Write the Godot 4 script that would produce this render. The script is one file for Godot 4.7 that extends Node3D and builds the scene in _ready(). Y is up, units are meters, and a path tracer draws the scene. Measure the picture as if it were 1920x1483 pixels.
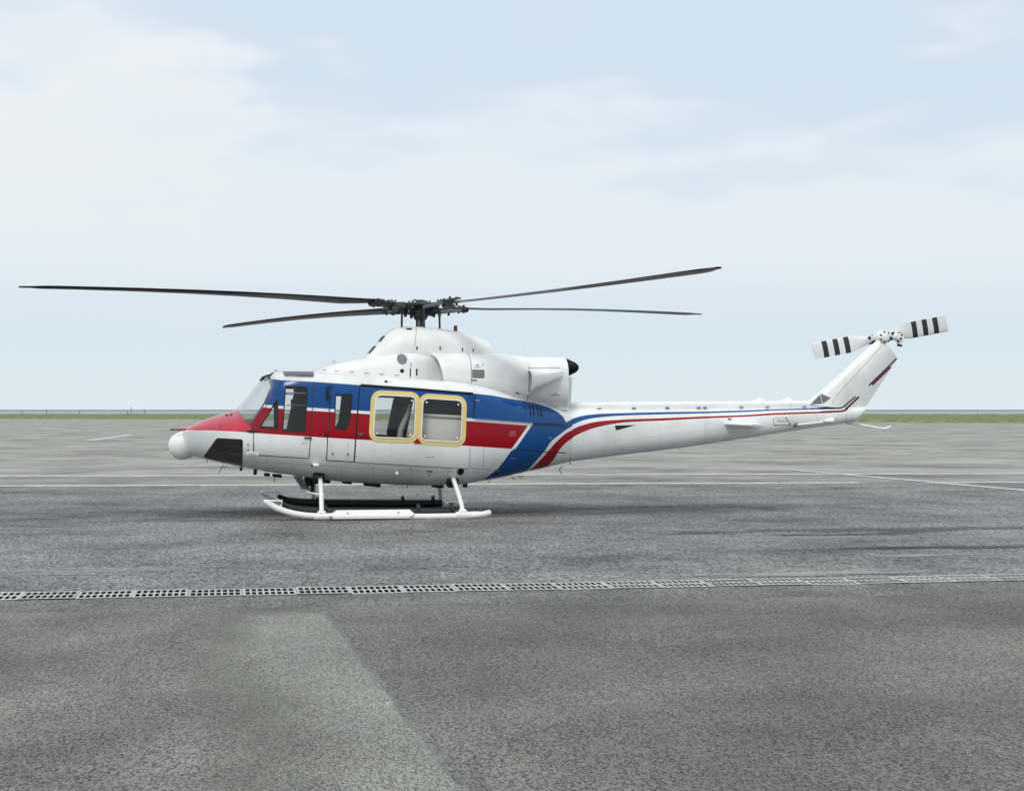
extends Node3D
# A twin-engine helicopter parked on an airfield apron beside the sea, overcast daylight.
# Units are metres. The helicopter's own axes: x aft, y up, z towards its left side.

class Loft:
	# a body of superellipse sections; stations are x, bottom, top, widest height, half width, upper and lower exponent
	var x0: float
	var x1: float
	var tab := []
	var n := 0
	func _init(st: Array):
		x0 = st[0][0]
		x1 = st[st.size() - 1][0]
		n = int(ceil((x1 - x0) / 0.01)) + 1
		for i in n:
			var x := lerpf(x0, x1, float(i) / (n - 1))
			var row := PackedFloat32Array()
			for k in range(1, 7):
				row.append(pchip(st, k, x))
			tab.append(row)
	func slope(st: Array, k: int, i: int) -> float:
		return (st[i + 1][k] - st[i][k]) / (st[i + 1][0] - st[i][0])
	func tangent(st: Array, k: int, i: int) -> float:
		if i == 0: return slope(st, k, 0)
		if i == st.size() - 1: return slope(st, k, i - 1)
		var a := slope(st, k, i - 1)
		var b := slope(st, k, i)
		if a * b <= 0.0: return 0.0
		var ha: float = st[i][0] - st[i - 1][0]
		var hb: float = st[i + 1][0] - st[i][0]
		var wa := 2.0 * hb + ha
		var wb := hb + 2.0 * ha
		return (wa + wb) / (wa / a + wb / b)
	func pchip(st: Array, k: int, x: float) -> float:
		var i := 0
		while i < st.size() - 2 and x > st[i + 1][0]: i += 1
		var h: float = st[i + 1][0] - st[i][0]
		var t: float = clampf((x - st[i][0]) / h, 0.0, 1.0)
		var a := tangent(st, k, i) * h
		var b := tangent(st, k, i + 1) * h
		var y0: float = st[i][k]
		var y1: float = st[i + 1][k]
		return (2*t*t*t - 3*t*t + 1) * y0 + (t*t*t - 2*t*t + t) * a + (3*t*t - 2*t*t*t) * y1 + (t*t*t - t*t) * b
	func ev(x: float) -> PackedFloat32Array:
		var u := clampf((x - x0) / (x1 - x0), 0.0, 1.0) * (n - 1)
		var i := mini(int(u), n - 2)
		var f := u - i
		var a: PackedFloat32Array = tab[i]
		var b: PackedFloat32Array = tab[i + 1]
		var r := PackedFloat32Array()
		for k in 6: r.append(lerpf(a[k], b[k], f))
		return r
	func at(e: PackedFloat32Array, x: float, f: float) -> Vector3:
		var c := maxf(cos(f), 0.0)
		var s := sin(f)
		if s >= 0.0:
			var r := pow(pow(c, e[4]) + pow(s, e[4]), -1.0 / e[4])
			return Vector3(x, e[2] + (e[1] - e[2]) * r * s, e[3] * r * c)
		var q := pow(pow(c, e[5]) + pow(-s, e[5]), -1.0 / e[5])
		return Vector3(x, e[2] + (e[2] - e[0]) * q * s, e[3] * q * c)
	func pt(x: float, f: float) -> Vector3:
		return at(ev(x), x, f)
	func phi(x: float, y: float) -> float:
		var e := ev(x)
		if y >= e[2]:
			var q := minf((y - e[2]) / maxf(e[1] - e[2], 0.0001), 1.0)
			return atan2(q, pow(maxf(1.0 - pow(q, e[4]), 0.0), 1.0 / e[4]))
		var p := minf((e[2] - y) / maxf(e[2] - e[0], 0.0001), 1.0)
		return -atan2(p, pow(maxf(1.0 - pow(p, e[5]), 0.0), 1.0 / e[5]))
	func nrm(x: float, f: float) -> Vector3:
		var hx := 0.02
		var hf := 0.01
		var f0 := clampf(f - hf, -PI / 2 + 0.0002, PI / 2 - 0.0202)
		var a := pt(clampf(x + hx, x0, x1), f) - pt(clampf(x - hx, x0, x1), f)
		var b := pt(x, f0 + 0.02) - pt(x, f0)
		var nn := a.cross(b)
		if nn.length() < 1e-9: return Vector3(0, signf(f), 0)
		nn = nn.normalized()
		if nn.z < 0.0: nn = -nn
		return nn

class Shape:
	# collects triangles of one mesh
	var v := PackedVector3Array()
	var nn := PackedVector3Array()
	var uv := PackedVector2Array()
	var col := PackedColorArray()
	var c := Color.WHITE
	func tri(a: Vector3, b: Vector3, d: Vector3, na: Vector3, nb: Vector3, nd: Vector3, ua := Vector2.ZERO, ub := Vector2.ZERO, ud := Vector2.ZERO):
		var g := (b - a).cross(d - a)
		if g.length_squared() < 1e-16: return
		if g.dot(na + nb + nd) > 0.0:
			v.append_array([a, d, b]); nn.append_array([na, nd, nb]); uv.append_array([ua, ud, ub])
		else:
			v.append_array([a, b, d]); nn.append_array([na, nb, nd]); uv.append_array([ua, ub, ud])
		col.append_array([c, c, c])
	func quad(a: Vector3, b: Vector3, d: Vector3, e: Vector3, n: Vector3):
		tri(a, b, d, n, n, n); tri(a, d, e, n, n, n)
	func flat(a: Vector3, b: Vector3, d: Vector3, inside: Vector3):
		var g := (b - a).cross(d - a).normalized()
		if g.dot((a + b + d) / 3.0 - inside) < 0.0: g = -g
		tri(a, b, d, g, g, g)
	func box(at: Vector3, size: Vector3, turn := Basis.IDENTITY, bevel := 0.0):
		var h := size / 2.0
		var b := minf(bevel, minf(h.x, minf(h.y, h.z)) * 0.9)
		var i := h - Vector3(b, b, b)
		for s in [-1.0, 1.0]:
			for k in 3:
				var ax := Vector3.ZERO; ax[k] = s
				var u := Vector3.ZERO; u[(k + 1) % 3] = 1
				var w := Vector3.ZERO; w[(k + 2) % 3] = 1
				var o: Vector3 = ax * h[k]
				var iu: Vector3 = u * i[(k + 1) % 3]
				var iw: Vector3 = w * i[(k + 2) % 3]
				quad(at + turn * (o - iu - iw), at + turn * (o + iu - iw), at + turn * (o + iu + iw), at + turn * (o - iu + iw), turn * ax)
		if b <= 0.0: return
		for k in 3:
			var u := (k + 1) % 3
			var w := (k + 2) % 3
			for su in [-1.0, 1.0]:
				for sw in [-1.0, 1.0]:
					var p := Vector3.ZERO; p[u] = su * h[u]; p[w] = sw * i[w]
					var q := Vector3.ZERO; q[u] = su * i[u]; q[w] = sw * h[w]
					var e := Vector3.ZERO; e[k] = i[k]
					var n := Vector3.ZERO; n[u] = su; n[w] = sw
					quad(at + turn * (p - e), at + turn * (p + e), at + turn * (q + e), at + turn * (q - e), turn * n.normalized())
		for sx in [-1.0, 1.0]:
			for sy in [-1.0, 1.0]:
				for sz in [-1.0, 1.0]:
					var sg := Vector3(sx, sy, sz)
					var n := turn * sg.normalized()
					tri(at + turn * (sg * Vector3(h.x, i.y, i.z)), at + turn * (sg * Vector3(i.x, h.y, i.z)), at + turn * (sg * Vector3(i.x, i.y, h.z)), n, n, n)
	func tube(path: Array, radius, seg := 12, caps := true, flat_y := 1.0):
		# radius: a number or one for each point; flat_y squashes the section across the second axis
		var rings := []
		var up := Vector3.UP
		for i in path.size():
			var d: Vector3 = (path[mini(i + 1, path.size() - 1)] - path[maxi(i - 1, 0)]).normalized()
			if absf(d.dot(up)) > 0.95: up = Vector3.RIGHT if absf(d.x) < 0.9 else Vector3.BACK
			var s := d.cross(up).normalized()
			var t := s.cross(d).normalized()
			up = t
			var r: float = radius[i] if radius is Array else radius
			var ring := []
			for k in seg:
				var a := TAU * k / seg
				var n := s * cos(a) + t * sin(a)
				ring.append([path[i] + s * cos(a) * r + t * sin(a) * r * flat_y, n])
			rings.append(ring)
		for i in rings.size() - 1:
			for k in seg:
				var a: Array = rings[i][k]
				var b: Array = rings[i][(k + 1) % seg]
				var d: Array = rings[i + 1][(k + 1) % seg]
				var e: Array = rings[i + 1][k]
				tri(a[0], b[0], d[0], a[1], b[1], d[1]); tri(a[0], d[0], e[0], a[1], d[1], e[1])
		if caps:
			for w in [0, rings.size() - 1]:
				var n: Vector3 = (path[0] - path[1]).normalized() if w == 0 else (path[w] - path[w - 1]).normalized()
				for k in seg:
					tri(path[w], rings[w][k][0], rings[w][(k + 1) % seg][0], n, n, n)
	func lathe(at: Vector3, axis: Vector3, prof: Array, seg := 20):
		# prof: Vector2(radius, along the axis)
		var s := axis.cross(Vector3(0.31, 0.77, 0.21)).normalized()
		var t := s.cross(axis).normalized()
		for i in prof.size() - 1:
			var p: Vector2 = prof[i]
			var q: Vector2 = prof[i + 1]
			var dn := Vector2(q.y - p.y, p.x - q.x).normalized()
			for k in seg:
				var a := TAU * k / seg
				var b := TAU * (k + 1) / seg
				var ra := s * cos(a) + t * sin(a)
				var rb := s * cos(b) + t * sin(b)
				var n1 := (ra * dn.x + axis * dn.y).normalized()
				var n2 := (rb * dn.x + axis * dn.y).normalized()
				tri(at + ra * p.x + axis * p.y, at + rb * p.x + axis * p.y, at + rb * q.x + axis * q.y, n1, n2, n2)
				tri(at + ra * p.x + axis * p.y, at + rb * q.x + axis * q.y, at + ra * q.x + axis * q.y, n1, n2, n1)
	func ball(at: Vector3, r: Vector3, rows := 14, seg := 20):
		for i in rows:
			for k in seg:
				var q := []
				for w in [[i, k], [i + 1, k], [i + 1, k + 1], [i, k + 1]]:
					var a: float = PI * w[0] / rows
					var b: float = TAU * w[1] / seg
					q.append(Vector3(sin(a) * cos(b), cos(a), sin(a) * sin(b)))
				var ir := Vector3.ONE / r
				tri(at + q[0] * r, at + q[1] * r, at + q[2] * r, (q[0] * ir).normalized(), (q[1] * ir).normalized(), (q[2] * ir).normalized())
				tri(at + q[0] * r, at + q[2] * r, at + q[3] * r, (q[0] * ir).normalized(), (q[2] * ir).normalized(), (q[3] * ir).normalized())
	func prism(poly: PackedVector2Array, z0: float, z1: float):
		# a side outline in x and y with thickness along z
		var ix := Geometry2D.triangulate_polygon(poly)
		for i in range(0, ix.size(), 3):
			for z in [z0, z1]:
				var n := Vector3(0, 0, 1 if z == maxf(z0, z1) else -1)
				tri(Vector3(poly[ix[i]].x, poly[ix[i]].y, z), Vector3(poly[ix[i + 1]].x, poly[ix[i + 1]].y, z), Vector3(poly[ix[i + 2]].x, poly[ix[i + 2]].y, z), n, n, n)
		var sg := 1.0 if Geometry2D.is_polygon_clockwise(poly) else -1.0
		for i in poly.size():
			var a := poly[i]
			var b := poly[(i + 1) % poly.size()]
			var n := Vector3(-(b.y - a.y), b.x - a.x, 0).normalized() * sg
			quad(Vector3(a.x, a.y, z0), Vector3(b.x, b.y, z0), Vector3(b.x, b.y, z1), Vector3(a.x, a.y, z1), n)
	func mesh() -> ArrayMesh:
		var a := []
		a.resize(Mesh.ARRAY_MAX)
		a[Mesh.ARRAY_VERTEX] = v
		a[Mesh.ARRAY_NORMAL] = nn
		a[Mesh.ARRAY_TEX_UV] = uv
		a[Mesh.ARRAY_TEX_UV2] = uv
		a[Mesh.ARRAY_COLOR] = col
		var m := ArrayMesh.new()
		m.add_surface_from_arrays(Mesh.PRIMITIVE_TRIANGLES, a)
		return m

# ---------------------------------------------------------------- helpers

func pv(a: Array) -> PackedVector2Array:
	var r := PackedVector2Array()
	for i in range(0, a.size(), 2): r.append(Vector2(a[i], a[i + 1]))
	return r

func round_poly(p: PackedVector2Array, r: float, steps := 6) -> PackedVector2Array:
	var o := PackedVector2Array()
	for i in p.size():
		var a := p[(i + p.size() - 1) % p.size()]
		var b := p[i]
		var c := p[(i + 1) % p.size()]
		var d := minf(r, minf(a.distance_to(b), b.distance_to(c)) * 0.48)
		var s := b + (a - b).normalized() * d
		var e := b + (c - b).normalized() * d
		for k in steps + 1:
			var t := float(k) / steps
			o.append(s.lerp(b, t).lerp(b.lerp(e, t), t))
	return o

func dense(p: PackedVector2Array, step := 0.03, closed := true) -> PackedVector2Array:
	var o := PackedVector2Array()
	for i in p.size() if closed else p.size() - 1:
		var a := p[i]
		var b := p[(i + 1) % p.size()]
		var k := maxi(1, int(ceil(a.distance_to(b) / step)))
		for j in k: o.append(a.lerp(b, float(j) / k))
	if not closed: o.append(p[p.size() - 1])
	return o

func spline(p: PackedVector2Array, k := 8) -> PackedVector2Array:
	var o := PackedVector2Array()
	for i in p.size() - 1:
		var a := p[maxi(i - 1, 0)]
		var d := p[mini(i + 2, p.size() - 1)]
		for j in k: o.append(p[i].cubic_interpolate(p[i + 1], a, d, float(j) / k))
	o.append(p[p.size() - 1])
	return o

func join(a: PackedVector2Array, b: PackedVector2Array) -> PackedVector2Array:
	# a band between two edges
	var r := a.duplicate()
	var q := b.duplicate()
	q.reverse()
	r.append_array(q)
	return r

func grow(p: PackedVector2Array, d: float) -> PackedVector2Array:
	return Geometry2D.offset_polygon(p, d, Geometry2D.JOIN_ROUND)[0]

func to_f(L: Loft, p: PackedVector2Array, step := 0.03) -> PackedVector2Array:
	var o := PackedVector2Array()
	for q in dense(p, step): o.append(Vector2(q.x, L.phi(q.x, q.y)))
	return o

var uvr := Rect2(0, 0, 1, 1)      # the part of the side view that a livery picture covers

func side_uv(p: Vector3) -> Vector2:
	return Vector2((p.x - uvr.position.x) / uvr.size.x, 1.0 - (p.y - uvr.position.y) / uvr.size.y)

func surf(L: Loft, x: float, f: float, off: float, side: float) -> Array:
	var n := L.nrm(x, f)
	var p := L.pt(x, f) + n * off
	p.z *= side
	n.z *= side
	return [p, n]

func put3(s: Shape, a: Array, b: Array, c: Array, inner := false):
	var k := -1.0 if inner else 1.0
	s.tri(a[0], b[0], c[0], a[1] * k, b[1] * k, c[1] * k, side_uv(a[0]), side_uv(b[0]), side_uv(c[0]))

func skin(s: Shape, L: Loft, xs: Array, fs: Array, side: float, off: float, holes: Array, clip = null, inner := false):
	# the loft's surface over a grid of x and angle, less the holes (polygons in x and angle), within clip
	var boxes := []
	for h in holes:
		var r := Rect2(h[0], Vector2.ZERO)
		for p in h: r = r.expand(p)
		boxes.append(r)
	var prev := []
	for i in xs.size():
		var row := []
		for f in fs: row.append(surf(L, xs[i], f, off, side))
		if i > 0:
			for k in fs.size() - 1:
				var cell := Rect2(xs[i - 1], fs[k], xs[i] - xs[i - 1], fs[k + 1] - fs[k])
				var cut := clip != null
				for b in boxes:
					if b.intersects(cell): cut = true
				if not cut:
					put3(s, prev[k], row[k], row[k + 1], inner)
					put3(s, prev[k], row[k + 1], prev[k + 1], inner)
					continue
				var polys := [PackedVector2Array([cell.position, Vector2(cell.end.x, cell.position.y), cell.end, Vector2(cell.position.x, cell.end.y)])]
				if clip != null: polys = Geometry2D.intersect_polygons(polys[0], clip)
				for h in holes.size():
					if not boxes[h].intersects(cell): continue
					var next := []
					for p in polys: next.append_array(Geometry2D.clip_polygons(p, holes[h]))
					polys = next
				for p in polys:
					var ix := Geometry2D.triangulate_polygon(p)
					var q := []
					for w in p: q.append(surf(L, w.x, w.y, off, side))
					for t in range(0, ix.size(), 3): put3(s, q[ix[t]], q[ix[t + 1]], q[ix[t + 2]], inner)
		prev = row

func steps(a: float, b: float, d: float) -> Array:
	var k := maxi(1, int(ceil((b - a) / d)))
	var r := []
	for i in k + 1: r.append(lerpf(a, b, float(i) / k))
	return r

func edge(s: Shape, L: Loft, poly: PackedVector2Array, o0: float, o1: float, side: float, outward := true):
	# a wall along a polygon (x and y) between two offsets from the surface
	var q := dense(poly)
	var mid := Vector2.ZERO
	for p in q: mid += p / q.size()
	var sg := 1.0 if Geometry2D.is_polygon_clockwise(q) else -1.0
	if not outward: sg = -sg
	for i in q.size():
		var a := q[i]
		var b := q[(i + 1) % q.size()]
		var n := Vector3(-(b.y - a.y), b.x - a.x, 0).normalized() * sg
		var fa := L.phi(a.x, a.y)
		var fb := L.phi(b.x, b.y)
		var a0 := surf(L, a.x, fa, o0, side)
		var a1 := surf(L, a.x, fa, o1, side)
		var b0 := surf(L, b.x, fb, o0, side)
		var b1 := surf(L, b.x, fb, o1, side)
		for w in [a0, a1, b0, b1]: w[1] = n
		put3(s, a0, b0, b1)
		put3(s, a0, b1, a1)

func patch(s: Shape, L: Loft, poly: PackedVector2Array, off: float, thick: float, side: float, holes := [], step := 0.06):
	# a panel that follows the surface, standing proud of it by off
	var pf := to_f(L, poly)
	var r := Rect2(pf[0], Vector2.ZERO)
	for p in pf: r = r.expand(p)
	var hf := []
	for h in holes: hf.append(to_f(L, h))
	skin(s, L, steps(r.position.x, r.end.x, step), steps(r.position.y, r.end.y, 0.05), side, off, hf, pf)
	if thick > 0.0:
		edge(s, L, poly, off, off - thick, side)
		for h in holes: edge(s, L, h, off, off - thick, side, false)

func mat(c: Color, rough := 0.5, metal := 0.0) -> StandardMaterial3D:
	var m := StandardMaterial3D.new()
	m.albedo_color = c
	m.roughness = rough
	m.metallic = metal
	return m

func put(called: String, s, m: Material, parent: Node = self) -> MeshInstance3D:
	var o := MeshInstance3D.new()
	o.name = called
	o.mesh = s.mesh() if s is Shape else s
	o.material_override = m
	parent.add_child(o, true)
	return o

func tag(o: Node, label: String, category: String, group := ""):
	o.set_meta("label", label)
	o.set_meta("category", category)
	if group: o.set_meta("group", group)

func noise(kind: int, freq: float, seed_: int, octaves := 4) -> FastNoiseLite:
	var n := FastNoiseLite.new()
	n.noise_type = kind
	n.frequency = freq
	n.seed = seed_
	n.fractal_octaves = octaves
	n.fractal_type = FastNoiseLite.FRACTAL_FBM if octaves > 1 else FastNoiseLite.FRACTAL_NONE
	return n

func ntex(n: FastNoiseLite, w: int, h: int, stops: Array, bump := 0.0) -> NoiseTexture2D:
	# stops: offset, grey or Color
	var t := NoiseTexture2D.new()
	t.width = w
	t.height = h
	t.seamless = true
	t.seamless_blend_skirt = 0.15
	t.noise = n
	if bump > 0.0:
		t.as_normal_map = true
		t.bump_strength = bump
	else:
		var g := Gradient.new()
		var off := PackedFloat32Array()
		var cs := PackedColorArray()
		for s in stops:
			off.append(s[0])
			cs.append(s[1] if s[1] is Color else Color(s[1], s[1], s[1]))
		g.offsets = off
		g.colors = cs
		t.color_ramp = g
	return t

func fill(img: Image, poly: PackedVector2Array, c: Color):
	# a polygon of the side view, painted into a livery picture
	var w := img.get_width()
	var h := img.get_height()
	var q := PackedVector2Array()
	var lo := INF
	var hi := -INF
	for p in poly:
		var u := side_uv(Vector3(p.x, p.y, 0)) * Vector2(w, h)
		q.append(u)
		lo = minf(lo, u.y)
		hi = maxf(hi, u.y)
	for y in range(maxi(0, int(lo)), mini(h, int(hi) + 1)):
		var yc := y + 0.5
		var xs := []
		for i in q.size():
			var a := q[i]
			var b := q[(i + 1) % q.size()]
			if (a.y <= yc) != (b.y <= yc): xs.append(a.x + (b.x - a.x) * (yc - a.y) / (b.y - a.y))
		xs.sort()
		for i in range(0, xs.size() - 1, 2):
			var l := int(round(xs[i]))
			var r := int(round(xs[i + 1]))
			if r > l: img.fill_rect(Rect2i(l, y, r - l, 1), c)

func line(img: Image, p: PackedVector2Array, width: float, c: Color, closed := false):
	for i in p.size() if closed else p.size() - 1:
		var a := p[i]
		var b := p[(i + 1) % p.size()]
		var n := (b - a).orthogonal().normalized() * width / 2.0
		fill(img, PackedVector2Array([a + n, b + n, b - n, a - n]), c)

# ---------------------------------------------------------------- the scene

var M := {}
const TURN := 0.170169
const SPOT := Vector3(-1.5708, 0, -27.85)

func _ready():
	make_light()
	make_materials()
	make_ground()
	make_drain()
	make_coast()
	make_helicopter()

func make_light():
	var cam := Camera3D.new()
	cam.name = "camera"
	cam.position = Vector3(0, 1.778, 0)
	cam.rotation.x = atan(26.5 / 3050.0)
	cam.fov = rad_to_deg(2.0 * atan(741.5 / 3050.0))
	cam.near = 0.1
	cam.far = 60000.0
	add_child(cam)
	cam.make_current()
	var sun := DirectionalLight3D.new()
	sun.name = "sun"
	sun.rotation_degrees = Vector3(-47, -20, 0)
	sun.light_energy = 0.5
	sun.light_angular_distance = 18.0
	sun.light_color = Color(1.0, 0.985, 0.96)
	sun.shadow_enabled = true
	add_child(sun)
	var e := Environment.new()
	e.background_mode = Environment.BG_SKY
	e.tonemap_mode = Environment.TONE_MAPPER_LINEAR
	e.tonemap_exposure = 1.12
	e.sdfgi_enabled = true
	e.ssao_enabled = true
	e.ssil_enabled = true
	e.ambient_light_source = Environment.AMBIENT_SOURCE_SKY
	e.sky = Sky.new()
	var pm := PanoramaSkyMaterial.new()
	pm.panorama = ImageTexture.create_from_image(sky_picture())
	e.sky.sky_material = pm
	var w := WorldEnvironment.new()
	w.name = "environment"
	w.environment = e
	add_child(w)

func sky_picture() -> Image:
	# thin overcast: pale blue air, a veil of white that thickens in broad soft banks, fine wisps
	var w := 2048
	var h := 1024
	var img := Image.create(w, h, false, Image.FORMAT_RGBF)
	var bank := noise(FastNoiseLite.TYPE_SIMPLEX_SMOOTH, 1.0, 11, 4)
	var wisp := noise(FastNoiseLite.TYPE_SIMPLEX_SMOOTH, 1.0, 5, 4)
	var low := Color(0.65, 0.735, 0.765)
	var air := Color(0.57, 0.67, 0.775)
	var veil := Color(0.735, 0.785, 0.825)
	img.fill(low)
	for y in h / 2:
		var el := PI / 2 - PI * (y + 0.5) / h
		var hor := exp(-el / 0.075)
		var up := smoothstep(0.3, 1.1, el)
		for x in w:
			var az := wrapf(TAU * (x + 0.5) / w, -PI, PI)      # straight ahead is the picture's left edge
			var px := sin(az) * 6.0
			var pz := cos(az) * 6.0
			var py := el * 16.0
			var b := bank.get_noise_3d(px, py, pz)
			var q := wisp.get_noise_3d(px * 1.8, py * 3.6, pz * 1.8)
			# a bank of cloud ahead to the left, a broad veil below it to the right
			var left := smoothstep(-0.125, -0.19, az + b * 0.10 + q * 0.05) * smoothstep(0.05, 0.11, el + q * 0.02) * smoothstep(0.245, 0.19, el + b * 0.05 + q * 0.02)
			var mid := smoothstep(0.035, 0.10, el) * smoothstep(0.215, 0.13, el + b * 0.06 + q * 0.03 + (az + 0.1) * 0.05)
			var f := maxf(left, mid * 0.88) + wisps(az, el, q) - 0.02 + b * 0.15 + q * 0.15 * smoothstep(0.02, 0.12, el)
			f = lerpf(f, 0.75 + b * 0.5, smoothstep(0.28, 0.55, absf(az)))
			f = lerpf(f, 0.95, up)
			var c := air.lerp(veil, clampf(f, 0, 1))
			c = c.lerp(low, clampf(hor, 0, 1))
			c = c * lerpf(1.0, 1.16, up)
			img.set_pixel(x, y, c)
	return img

func wisps(az: float, el: float, q: float) -> float:
	# fine streaks and small puffs of higher cloud: azimuth, height, half width, half height, slant, strength
	var f := 0.0
	for w in [[0.03, 0.186, 0.05, 0.006, -0.10, 0.5], [0.055, 0.197, 0.03, 0.004, 0.05, 0.4], [0.20, 0.166, 0.045, 0.005, 0.22, 0.45], [0.27, 0.226, 0.035, 0.016, 0.0, 0.4], [-0.27, 0.246, 0.06, 0.014, -0.05, 0.5], [-0.20, 0.216, 0.04, 0.007, 0.05, 0.4], [0.10, 0.15, 0.07, 0.005, 0.08, 0.25], [-0.06, 0.172, 0.06, 0.005, 0.10, 0.3]]:
		var u: float = (az - w[0]) / w[2] + q * 0.8
		var v: float = (el - w[1] - (az - w[0]) * w[4]) / w[3] + q * 2.2
		f += w[5] * exp(-u * u - v * v)
	return f

func make_materials():
	M.white = mat(Color(0.905, 0.91, 0.905), 0.42)
	var dirt := ntex(noise(FastNoiseLite.TYPE_SIMPLEX_SMOOTH, 0.012, 8, 4), 512, 512, [[0.0, 0.955], [0.55, 1.0], [1.0, 1.0]])
	M.white.albedo_texture = dirt
	M.white.uv1_triplanar = true
	M.white.uv1_scale = Vector3(0.4, 0.4, 0.4)
	M.skid = mat(Color(0.90, 0.90, 0.89), 0.45)
	M.black = mat(Color(0.055, 0.058, 0.062), 0.55)
	M.dark = mat(Color(0.12, 0.125, 0.13), 0.6)
	M.rubber = mat(Color(0.10, 0.115, 0.115), 0.42)
	M.steel = mat(Color(0.42, 0.43, 0.43), 0.38, 0.7)
	M.grey = mat(Color(0.55, 0.56, 0.56), 0.5)
	M.hub = mat(Color(0.24, 0.26, 0.25), 0.42, 0.35)
	M.blade = mat(Color.WHITE, 0.3)
	M.blade.vertex_color_use_as_albedo = true
	M.blade.metallic_specular = 0.22
	M.gold = mat(Color(0.87, 0.775, 0.50), 0.5)
	M.seal = mat(Color(0.88, 0.87, 0.82), 0.5)
	M.gasket = mat(Color(0.06, 0.065, 0.075), 0.6)
	M.red = mat(Color(0.62, 0.05, 0.10), 0.4)
	M.lamp = mat(Color(0.55, 0.08, 0.20), 0.15)
	M.lining = mat(Color(0.15, 0.155, 0.16), 0.85)
	M.seat = mat(Color(0.085, 0.09, 0.092), 0.9)
	M.strap = mat(Color(0.60, 0.62, 0.58), 0.8)
	M.panel = mat(Color(0.86, 0.85, 0.82), 0.7)
	M.tan = mat(Color(0.72, 0.69, 0.60), 0.7)
	M.glass = mat(Color(0.10, 0.13, 0.14, 0.12), 0.03)
	M.glass.transparency = BaseMaterial3D.TRANSPARENCY_ALPHA
	M.screen = mat(Color(0.70, 0.75, 0.78, 0.16), 0.03)
	M.screen.transparency = BaseMaterial3D.TRANSPARENCY_ALPHA
	M.tint = mat(Color(0.02, 0.024, 0.03, 0.82), 0.04)
	M.tint.transparency = BaseMaterial3D.TRANSPARENCY_ALPHA
	M.roofglass = mat(Color(0.22, 0.25, 0.30, 0.7), 0.04)
	M.roofglass.transparency = BaseMaterial3D.TRANSPARENCY_ALPHA
	M.exhaust = mat(Color(0.045, 0.043, 0.042), 0.35, 0.5)
	M.grille = mat(Color(0.46, 0.46, 0.47), 0.7)
	M.vent = mat(Color(0.02, 0.03, 0.06), 0.7)
	M.stencil = mat(Color(0.50, 0.51, 0.52), 0.7)
	M.bluetone = mat(Color(0.10, 0.30, 0.56), 0.35)
	M.tailblade = mat(Color.WHITE, 0.4)
	M.tailblade.vertex_color_use_as_albedo = true

# ---------------------------------------------------------------- ground

func pavement(called: String, parent: Node = self) -> Node3D:
	# the paving runs parallel to the drain and to the helicopter
	var o := Node3D.new()
	o.name = called
	o.position = SPOT
	o.rotation.y = TURN
	o.set_meta("kind", "structure")
	parent.add_child(o, true)
	return o

func sheet(called: String, poly: PackedVector2Array, y: float, m: Material, local := true) -> MeshInstance3D:
	# a flat sheet; poly holds x and z in the paving's axes (or the world's)
	var s := Shape.new()
	var clean := PackedVector2Array()
	for p in poly:
		if clean.is_empty() or (p.distance_to(clean[clean.size() - 1]) > 0.002 and p.distance_to(clean[0]) > 0.002): clean.append(p)
	poly = clean
	var ix := Geometry2D.triangulate_polygon(poly)
	if ix.is_empty(): print("no triangles: ", called)
	for i in range(0, ix.size(), 3):
		var q := []
		for k in 3: q.append(poly[ix[i + k]])
		s.tri(Vector3(q[0].x, y, q[0].y), Vector3(q[1].x, y, q[1].y), Vector3(q[2].x, y, q[2].y), Vector3.UP, Vector3.UP, Vector3.UP, q[0], q[1], q[2])
	var o := put(called, s, m)
	if local:
		o.position = SPOT
		o.rotation.y = TURN
	o.set_meta("kind", "structure")
	return o

func asphalt(base: Color, grain: Texture2D, grain_size: float, blotch: Texture2D, blotch_size: Vector2, rough := 0.85) -> StandardMaterial3D:
	# UVs are metres: fine grain in the first layer, wear and stains in the second
	var m := mat(base, rough)
	m.albedo_texture = grain
	m.uv1_scale = Vector3(1.0 / grain_size, 1.0 / grain_size, 1)
	m.detail_enabled = true
	m.detail_blend_mode = BaseMaterial3D.BLEND_MODE_MUL
	m.detail_albedo = blotch
	m.detail_uv_layer = BaseMaterial3D.DETAIL_UV_2
	m.uv2_scale = Vector3(1.0 / blotch_size.x, 1.0 / blotch_size.y, 1)
	m.metallic_specular = 0.25
	return m

func wavy(a: Vector2, b: Vector2, amp: float, freq: float, seed_: int) -> PackedVector2Array:
	var n := noise(FastNoiseLite.TYPE_SIMPLEX_SMOOTH, freq, seed_, 3)
	var o := PackedVector2Array()
	var d := (b - a).orthogonal().normalized()
	var k := int(a.distance_to(b) / 0.12) if amp < 0.06 else int(a.distance_to(b) / 0.4)
	for i in k + 1:
		var p := a.lerp(b, float(i) / k)
		o.append(p + d * n.get_noise_2d(p.x * 10.0, p.y * 10.0) * amp * clampf(float(mini(i, k - i)) / 4.0, 0.0, 1.0))
	return o

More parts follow.
